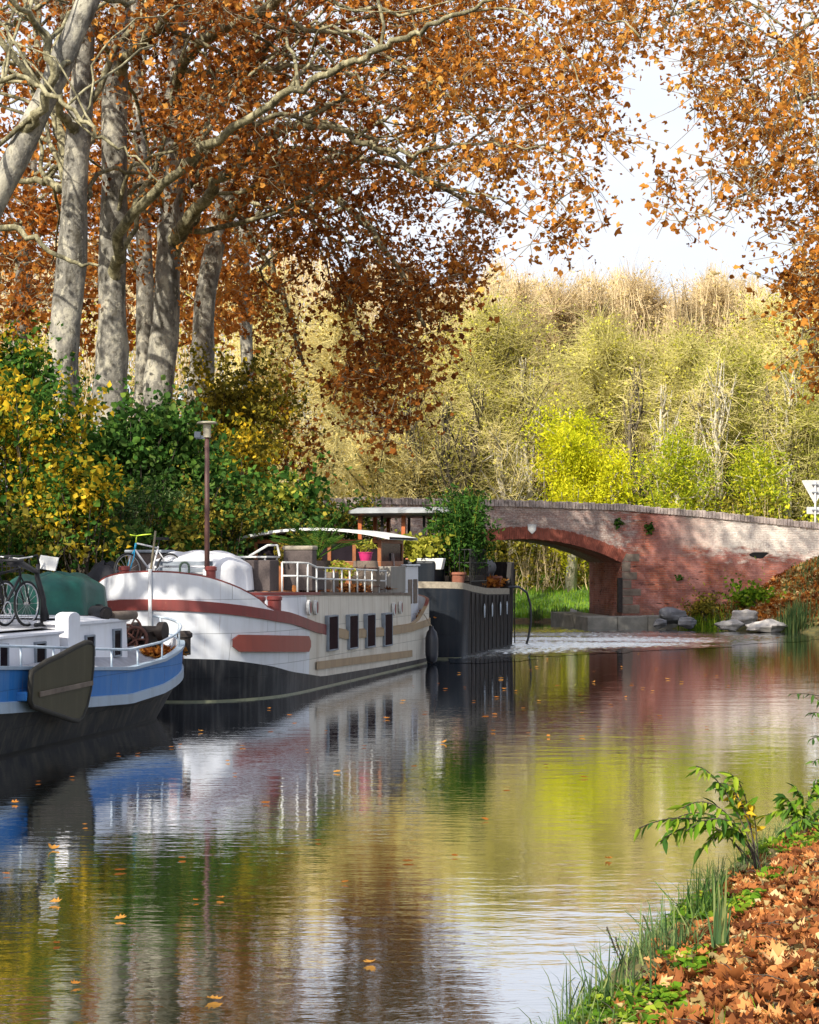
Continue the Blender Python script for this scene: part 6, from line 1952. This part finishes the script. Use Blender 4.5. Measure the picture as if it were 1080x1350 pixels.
def scatter(x0, x1, y0, y1, n, rg, cond):
    out = np.zeros((0, 3))
    while len(out) < n:
        x = rg.uniform(x0, x1, n); y = rg.uniform(y0, y1, n)
        d = sdist(np.stack([x, y], 1))
        ok = cond(x, y, d)
        x, y = x[ok], y[ok]
        if len(x) == 0: break
        out = np.vstack([out, np.stack([x, y, height(x, y)], 1)])
    return out[:n]
rgg = np.random.default_rng(500)
# far grass bank
C = scatter(-6, 11, 69, 85, 16000, rgg, lambda x, y, d: (d > .25))
tag(blades('grass', C, .22, .035, M['grass'], rgg, rnd=rgg.uniform(.45, 1, len(C))), 'bright green grass on the bank beyond the arch', 'grass', kind='stuff')
C = scatter(-4, 8, 69, 73, 1200, rgg, lambda x, y, d: (d > .0) & (d < .6) & (np.sin(x * 2.2) + np.sin(x * 5 + 1) > -.6))
tag(blades('reeds', C, .5, .03, M['reed'], rgg, .22), 'green reeds along the water beyond the arch', 'reeds', kind='stuff')
C = scatter(-26, 0, 10, 62, 14000, rgg, lambda x, y, d: (d > .1) & (d < 9) & (x * CA - y * SA < -14) & (np.sin(x * 1.1) + np.sin(y * 1.4) + rgg.normal(0, .8, len(x)) > -.6))
tag(blades('grass', C, .24, .022, M['reed'], rgg, .5), 'green grass and weeds on the towpath bank behind the boats', 'grass', kind='stuff')
C = scatter(-26, 0, 10, 62, 6000, rgg, lambda x, y, d: (d > .3) & (d < 10) & (x * CA - y * SA < -14))
C[:, 2] += .04
tag(leaves('fallen_leaves', C, .16, 'lobed', M['leaf_litter'], None, rgg, tilt=.6), 'brown fallen leaves on the towpath bank behind the boats', 'leaf litter', kind='stuff')
# embankment beside the bridge
C = scatter(9, 17.5, 55, 65, 3200, rgg, lambda x, y, d: (d > .1) & (d < 6) & (np.sin(x * 1.7 + 1) + np.sin(y * 2.1) + rgg.normal(0, .5, len(x)) > .3) & ((x - BQ.x) * BN.x + (y - BQ.y) * BN.y < -.1))
tag(blades('grass', C, .30, .035, M['reed'], rgg, .4), 'dry and green grass on the slope beside the bridge', 'grass', kind='stuff')
C = scatter(9, 18, 54, 65, 5000, rgg, lambda x, y, d: (d > .5) & (d < 8) & ((x - BQ.x) * BN.x + (y - BQ.y) * BN.y < -.05))
C[:, 2] += .03
tag(leaves('fallen_leaves', C, .20, 'lobed', M['leaf_litter'], None, rgg, tilt=.5), 'brown fallen leaves on the slope beside the bridge', 'leaf litter', kind='stuff')
C = scatter(9, 18, 54, 65, 4000, rgg, lambda x, y, d: (d > .4) & (d < 8) & ((x - BQ.x) * BN.x + (y - BQ.y) * BN.y < -.05))
C[:, 2] += .06
C2 = scatter(9, 18, 54, 65, 3500, rgg, lambda x, y, d: (d > .8) & (d < 8) & ((x - BQ.x) * BN.x + (y - BQ.y) * BN.y < -.05)); C2[:, 2] += .08
tag(leaves('fallen_leaves', C2, .19, 'lobed', M['leaf_orange'], None, rgg, tilt=.6), 'fresh orange leaves strewn over the slope beside the bridge', 'leaf litter', kind='stuff')
tag(leaves('fallen_leaves', C, .18, 'curl', M['leaf_tan'], None, rgg, tilt=.8), 'pale dry leaves strewn over the slope beside the bridge', 'leaf litter', kind='stuff')
def tuft(label, px, py, d, n, L, seed, mat='reed', wd=.04, group=None, name='grass_tuft', cat='grass tuft', rad=.3, lean=.3):
    rg = np.random.default_rng(seed)
    c = P(px, py, d); z = float(height(c.x, d)[0])
    C = np.array([c.x, d, z]) + rg.normal(0, rad, (n, 3)) * np.array([1, 1, 0])
    C[:, 2] = height(C[:, 0], C[:, 1]) - .02
    return tag(blades(name, C, L, wd, M[mat], rg, lean), label, cat, group)
tuft('tall green rushes at the water right of the pale boulders', 1048, 815, 60.6, 260, 1.0, 511, rad=.28)
tuft('low yellow green tuft between the dark and pale boulders', 925, 812, 62.6, 260, .55, 512, 'weed', rad=.45)
shrub('low bright green bramble at the foot of the bridge wall', (995, 786), 63.6, .75, .22, 700, .14, 'round', M['weed'], 513, ry=.4, group='plants at the bridge foot')
shrub('dry olive weeds beside the dark boulders at the bridge', (930, 800), 63.2, .6, .32, 700, .12, 'kite', M['leaf_olive'], 514, ry=.4, group='plants at the bridge foot')
def wallplant(label, t_, z_, r, n, seed):
    rg = np.random.default_rng(seed)
    c = BR(t_, -.06, z_)
    C = np.array(c) + rg.normal(0, r * .5, (n, 3)) * np.array([1, .4, .9])
    o = leaves('wall_plant', C, .10, 'round', M['leaf_green'], None, rg)
    tag(o, label, 'plant', 'weeds growing on the bridge wall')
wallplant('small green weed growing on the grey wall above the arch end', -.35 + .2, 3.95, .16, 60, 521)
wallplant('larger dark green weed on the brick wall right of the arch', 1.05, 3.78, .2, 90, 522)
wallplant('thin weed on the lower brick wall of the bridge', 2.2, 1.9, .14, 30, 523)

# right bank in front
near = lambda x, y, d: (d > .02) & (d < 3.2)
def litter_n(x0, x1, y0, y1, n, dmin, dmax, size, seed, tilt=.55):
    rg = np.random.default_rng(seed)
    C = scatter(x0, x1, y0, y1, n, rg, lambda x, y, d: (d > dmin) & (d < dmax) & (rg.uniform(0, 1, len(x)) < smooth01(dmin - .1, dmin + .7, d) + .06))
    C[:, 2] += .012 + rg.uniform(0, .055, len(C))
    return C, rg
C, rg = litter_n(.2, 6.5, 6.4, 20, 14500, .22, 4.5, .12, 601)
rnd = np.clip(.47 + .20 * vnoise(C[:, 0], C[:, 1], 3.1, 4) + rg.normal(0, .28, len(C)), 0, 1)
tag(leaves('fallen_leaves', C, .074, 'lobed', M['leaf_litter'], None, rg, tilt=.8, rnd=rnd), 'thick carpet of orange brown leaves on the sloping bank in front', 'leaf litter', kind='stuff')
C, rg = litter_n(.2, 6.5, 6.4, 20, 2600, .3, 4.5, .12, 603)
tag(leaves('fallen_leaves', C, .07, 'curl', M['leaf_tan'], None, rg, tilt=1.0, rnd=rg.beta(1, 2.2, len(C))), 'pale curled dead leaves among the orange ones on the bank in front', 'leaf litter', kind='stuff')
C, rg = litter_n(.2, 6.5, 6.4, 20, 260, .3, 4.5, .12, 604)
e_ = C + rg.normal(0, .12, C.shape) * np.array([1, 1, .15]); 
tag(tubes_np('fallen_twigs', C + [0, 0, .03], (C + e_) / 2 + [0, 0, .045], e_ + [0, 0, .03], .004, .002, M['twig_dark'], None), 'thin dry twigs lying among the leaves on the bank in front', 'twigs', kind='stuff')
C, rg = litter_n(-3, 7, -8, 6.4, 3500, .2, 7, .12, 602)
tag(leaves('fallen_leaves', C, .14, 'lobed', M['leaf_litter'], None, rg, tilt=.5), 'scattered brown leaves on the bank behind the photographer', 'leaf litter', kind='stuff')
C = scatter(.2, 7, 6.5, 22, 1900, rgg, lambda x, y, d: (d > -.02) & (d < .40 + .15 * np.sin(y * 3)) & (np.sin(y * 2.9) + np.sin(y * 5.3 + 1) + np.sin(x * 9) + rgg.normal(0, .5, len(x)) > -.1))
tag(blades('bank_grass', C, .22, .006, M['reed'], rgg, 1.0), 'fine green grass hanging over the near bank edge', 'grass', kind='stuff')
C = scatter(.2, 7, 6.5, 20, 900, rgg, lambda x, y, d: (d > .4) & (d < 3.5) & (np.sin(x * 3.1 + y * 2) + np.sin(y * 4.7) > .6))
tag(blades('bank_grass', C, .14, .006, M['weed'], rgg, .8), 'thin grass blades poking through the brown leaves in front', 'grass', kind='stuff')
C = scatter(.2, 7, 6.5, 22, 4200, rgg, lambda x, y, d: (d > .1) & (d < .75) & (np.sin(y * 2.6 + 2) + np.sin(x * 5 + y * 3) > .25))
C[:, 2] += .03 + rgg.uniform(0, .06, len(C))
tag(leaves('bank_weeds', C, .055, 'round', M['weed'], None, rgg, tilt=.6), 'small bright green weeds between the grass and the brown leaves', 'weeds', kind='stuff')
tuft('upright blue green blades standing at the leaf edge', 948, 1255, 10.2, 16, .50, 611, 'reed', .018, rad=.03, lean=.2)
tuft('arching dark grass tuft beside the leafy shoots', 925, 1190, 11.6, 70, .42, 612, 'leaf_deep', .012, rad=.09, lean=.8)
tuft('arching grass tuft nearest the lower frame corner', 800, 1310, 9.6, 70, .36, 613, 'reed', .012, rad=.14, lean=.9)
tuft('fine grass tuft leaning over the water below the shoots', 870, 1250, 10.6, 60, .38, 614, 'reed', .012, rad=.13, lean=.9)

def leaves_dir(name, C, D, size, mat, parent, rg, rnd, shape='willow'):
    n = len(C)
    sv, sf = SHAPES[shape]; k = len(sv)
    D = D / np.linalg.norm(D, axis=1)[:, None]
    upv = np.array([0, 0, 1.]) + rg.normal(0, .45, (n, 3))
    X = np.cross(D, upv); X /= np.linalg.norm(X, axis=1)[:, None] + 1e-9
    Z = np.cross(X, D)
    sz = size * rg.uniform(.6, 1.25, n)
    V = C[:, None] + (sv[None, :, 0:1] * X[:, None] + sv[None, :, 1:2] * D[:, None] + sv[None, :, 2:3] * Z[:, None] * rg.uniform(.6, 2, (n, 1, 1))) * sz[:, None, None]
    sfa = np.array(sf)
    Fs = (sfa[None] + (np.arange(n) * k)[:, None, None]).reshape(-1, 3)
    return mesh_np(name, V.reshape(-1, 3), Fs, mat, parent, np.repeat(rnd, k))

def shoots(label, base, stems, seed, mat, size, group=None, mat2=None, per=30, cat='shrub'):
    rg = np.random.default_rng(seed)
    o = thing('leafy_shoots', label, cat, base, group)
    Cc, Dd, A, Bq, Cq = [], [], [], [], []
    for (p1, p2) in stems:
        p0 = np.array(base) + rg.normal(0, .03, 3) * np.array([1, 1, 0]); p1 = np.array(p1); p2 = np.array(p2)
        c_ = 2 * p1 - (p0 + p2) / 2
        f = lambda u: p0 * (1 - u) ** 2 + 2 * c_ * u * (1 - u) + p2 * u * u
        seg = np.linspace(0, 1, 7)
        for a_, b_ in zip(seg[:-1], seg[1:]):
            A.append(f(a_)); Bq.append(f((a_ + b_) / 2)); Cq.append(f(b_))
        for j in range(per):
            u = .30 + .70 * (j + rg.uniform(0, .6)) / per
            tan = f(min(u + .02, 1.02)) - f(u - .02); tan /= np.linalg.norm(tan)
            sd = np.cross(tan, [0, 0, 1]); sd /= np.linalg.norm(sd) + 1e-9
            dv = tan * rg.uniform(.25, .7) + sd * (1 if j % 2 else -1) * rg.uniform(.3, .8) + np.array([0, 0, rg.uniform(-.75, -.05)]) + rg.normal(0, .12, 3)
            Cc.append(f(u)); Dd.append(dv)
    tubes_np('stems', np.array(A), np.array(Bq), np.array(Cq), .006, .005, M['twig_dark'], o)
    C = np.array(Cc); D = np.array(Dd)
    pick = rg.uniform(0, 1, len(C)) < (.5 if mat2 else 0)
    leaves_dir('foliage', C[~pick], D[~pick], size, M[mat], o, rg, rg.uniform(.25, .95, (~pick).sum()))
    if mat2:
        leaves_dir('foliage', C[pick], D[pick], size, M[mat2], o, rg, rg.uniform(.2, 1, pick.sum()))
    return o
bb = P(1000, 1130, 13.2); bb.z = float(height(bb.x, bb.y)[0])
SS = lambda a, b_: (P(*a), P(*b_))
shoots('leafy green shoots leaning out over the water from the bank', bb,
       [SS((930, 1085, 13.0), (842, 1092, 12.8)), SS((940, 1090, 13.1), (870, 1110, 13.0)), SS((955, 1070, 13.0), (900, 1065, 12.8)), SS((960, 1050, 13.3), (918, 1010, 13.2)),
        SS((975, 1055, 13.4), (945, 1035, 13.3)), SS((970, 1095, 13.0), (925, 1120, 12.9)), SS((950, 1080, 13.2), (885, 1082, 13.0)), SS((965, 1085, 12.9), (905, 1095, 12.8)), SS((985, 1060, 13.5), (962, 1020, 13.4))], 621, 'weed', .14, None, 'leaf_green', 24)
bb2 = P(1000, 1125, 13.4); bb2.z = float(height(bb2.x, bb2.y)[0])
shoots('yellow leaved shoot standing above the green ones', bb2, [SS((985, 1075, 13.4), (962, 1045, 13.4)), SS((995, 1080, 13.5), (985, 1060, 13.5))], 622, 'leaf_yellow', .12, None, None, 20)
bb3 = P(1050, 1085, 15.0); bb3.z = float(height(bb3.x, bb3.y)[0])
shoots('dense low green plant on the bank crest by the frame edge', bb3,
       [SS((1050, 1070, 15), (1010, 1075, 15)), SS((1045, 1065, 15), (1030, 1050, 15)), SS((1060, 1065, 15), (1050, 1040, 15)), SS((1065, 1060, 15), (1078, 1030, 15)), SS((1060, 1080, 14.8), (1030, 1100, 14.6)), SS((1075, 1080, 15), (1095, 1050, 15))], 623, 'leaf_green', .13, None, 'weed', 34)
bb4 = P(1180, 1010, 19.5); bb4.z = float(height(bb4.x, bb4.y)[0])
shoots('thin overhanging twigs with tiny dark leaves at the right edge', bb4,
       [SS((1120, 940, 19.3), (1042, 915, 19.0)), SS((1110, 960, 19.3), (1070, 940, 19)), SS((1115, 980, 19.3), (1068, 975, 19)), SS((1120, 1000, 19.3), (1070, 1005, 19)), SS((1120, 960, 19.3), (1075, 920, 19.2))], 624, 'leaf_deep', .10, None, None, 22)
bb5 = P(835, 1290, 9.9); bb5.z = float(height(bb5.x, bb5.y)[0])
shoots('sparse grey weed stalks rising from the near grass', bb5, [SS((815, 1260, 9.9), (800, 1222, 9.9)), SS((820, 1260, 9.9), (812, 1235, 9.9))], 625, 'leaf_deep', .035, None, None, 16)

# floating leaves: every one an object
fl_px = [(50, 1032), (95, 1026), (8, 1154), (112, 1089), (74, 1192), (158, 1149), (240, 1133), (258, 1189), (290, 1186), (160, 1213), (156, 995), (182, 995), (226, 986), (237, 983), (264, 965),
         (357, 963), (388, 955), (382, 944), (355, 935), (445, 1019), (546, 1012), (668, 1040), (640, 1082), (802, 1134), (488, 1272), (538, 1137), (770, 1026), (697, 968), (723, 972), (768, 972),
         (613, 907), (640, 943), (652, 943), (665, 909), (605, 888), (578, 902), (587, 909), (545, 905), (537, 860), (783, 900), (783, 886), (833, 902), (930, 890), (945, 892), (880, 896), (900, 865), (927, 862),
         (932, 960), (992, 966), (898, 900), (865, 883), (700, 884), (740, 878), (722, 870), (708, 880), (757, 944), (767, 941), (690, 935), (820, 880), (848, 908), (960, 872), (1010, 880), (1040, 868), (842, 862), (660, 895),
         (420, 1110), (350, 1060), (310, 1022), (100, 1300), (280, 1320), (75, 1246), (600, 1130), (455, 1165), (510, 948), (530, 925), (560, 940), (625, 925), (655, 920), (680, 912), (710, 925), (735, 905), (765, 915), (805, 930), (825, 920), (860, 912), (915, 925), (870, 945), (790, 960), (650, 965), (585, 980), (480, 985), (430, 965), (405, 990), (320, 985), (300, 1005), (720, 1010), (1000, 905), (960, 905), (20, 1060), (70, 1120)]
rgf = np.random.default_rng(700)
protos = []
for k in range(5):
    o = leaves('floating_leaf', np.zeros((1, 3)), .105, 'lobed', M['leaf_brown'], None, np.random.default_rng(710 + k), tilt=.12, rnd=np.array([.35 + .15 * k]), jitter=.1)
    protos.append(o)
for i, (px, py) in enumerate(fl_px):
    d = F * H / (py - HY)
    if sdist(np.array([[(px - CX) / F * d, d]]))[0] > -.1: continue
    o = protos[i] if i < 5 else protos[i % 5].copy()
    if i >= 5: sc.collection.objects.link(o)
    o.location = ((px - CX) / F * d, d, .018)
    s = rgf.uniform(.6, 1.15) * (1.15 if py < 950 else 1)
    o.scale = (s, s * rgf.uniform(.75, 1), s * rgf.uniform(.15, .55))
    o.rotation_euler = (rgf.normal(0, .05), rgf.normal(0, .05), rgf.uniform(0, 6.28))
    tag(o, 'orange brown fallen leaf floating on the calm canal water', 'leaf', 'fallen leaves floating on the canal')
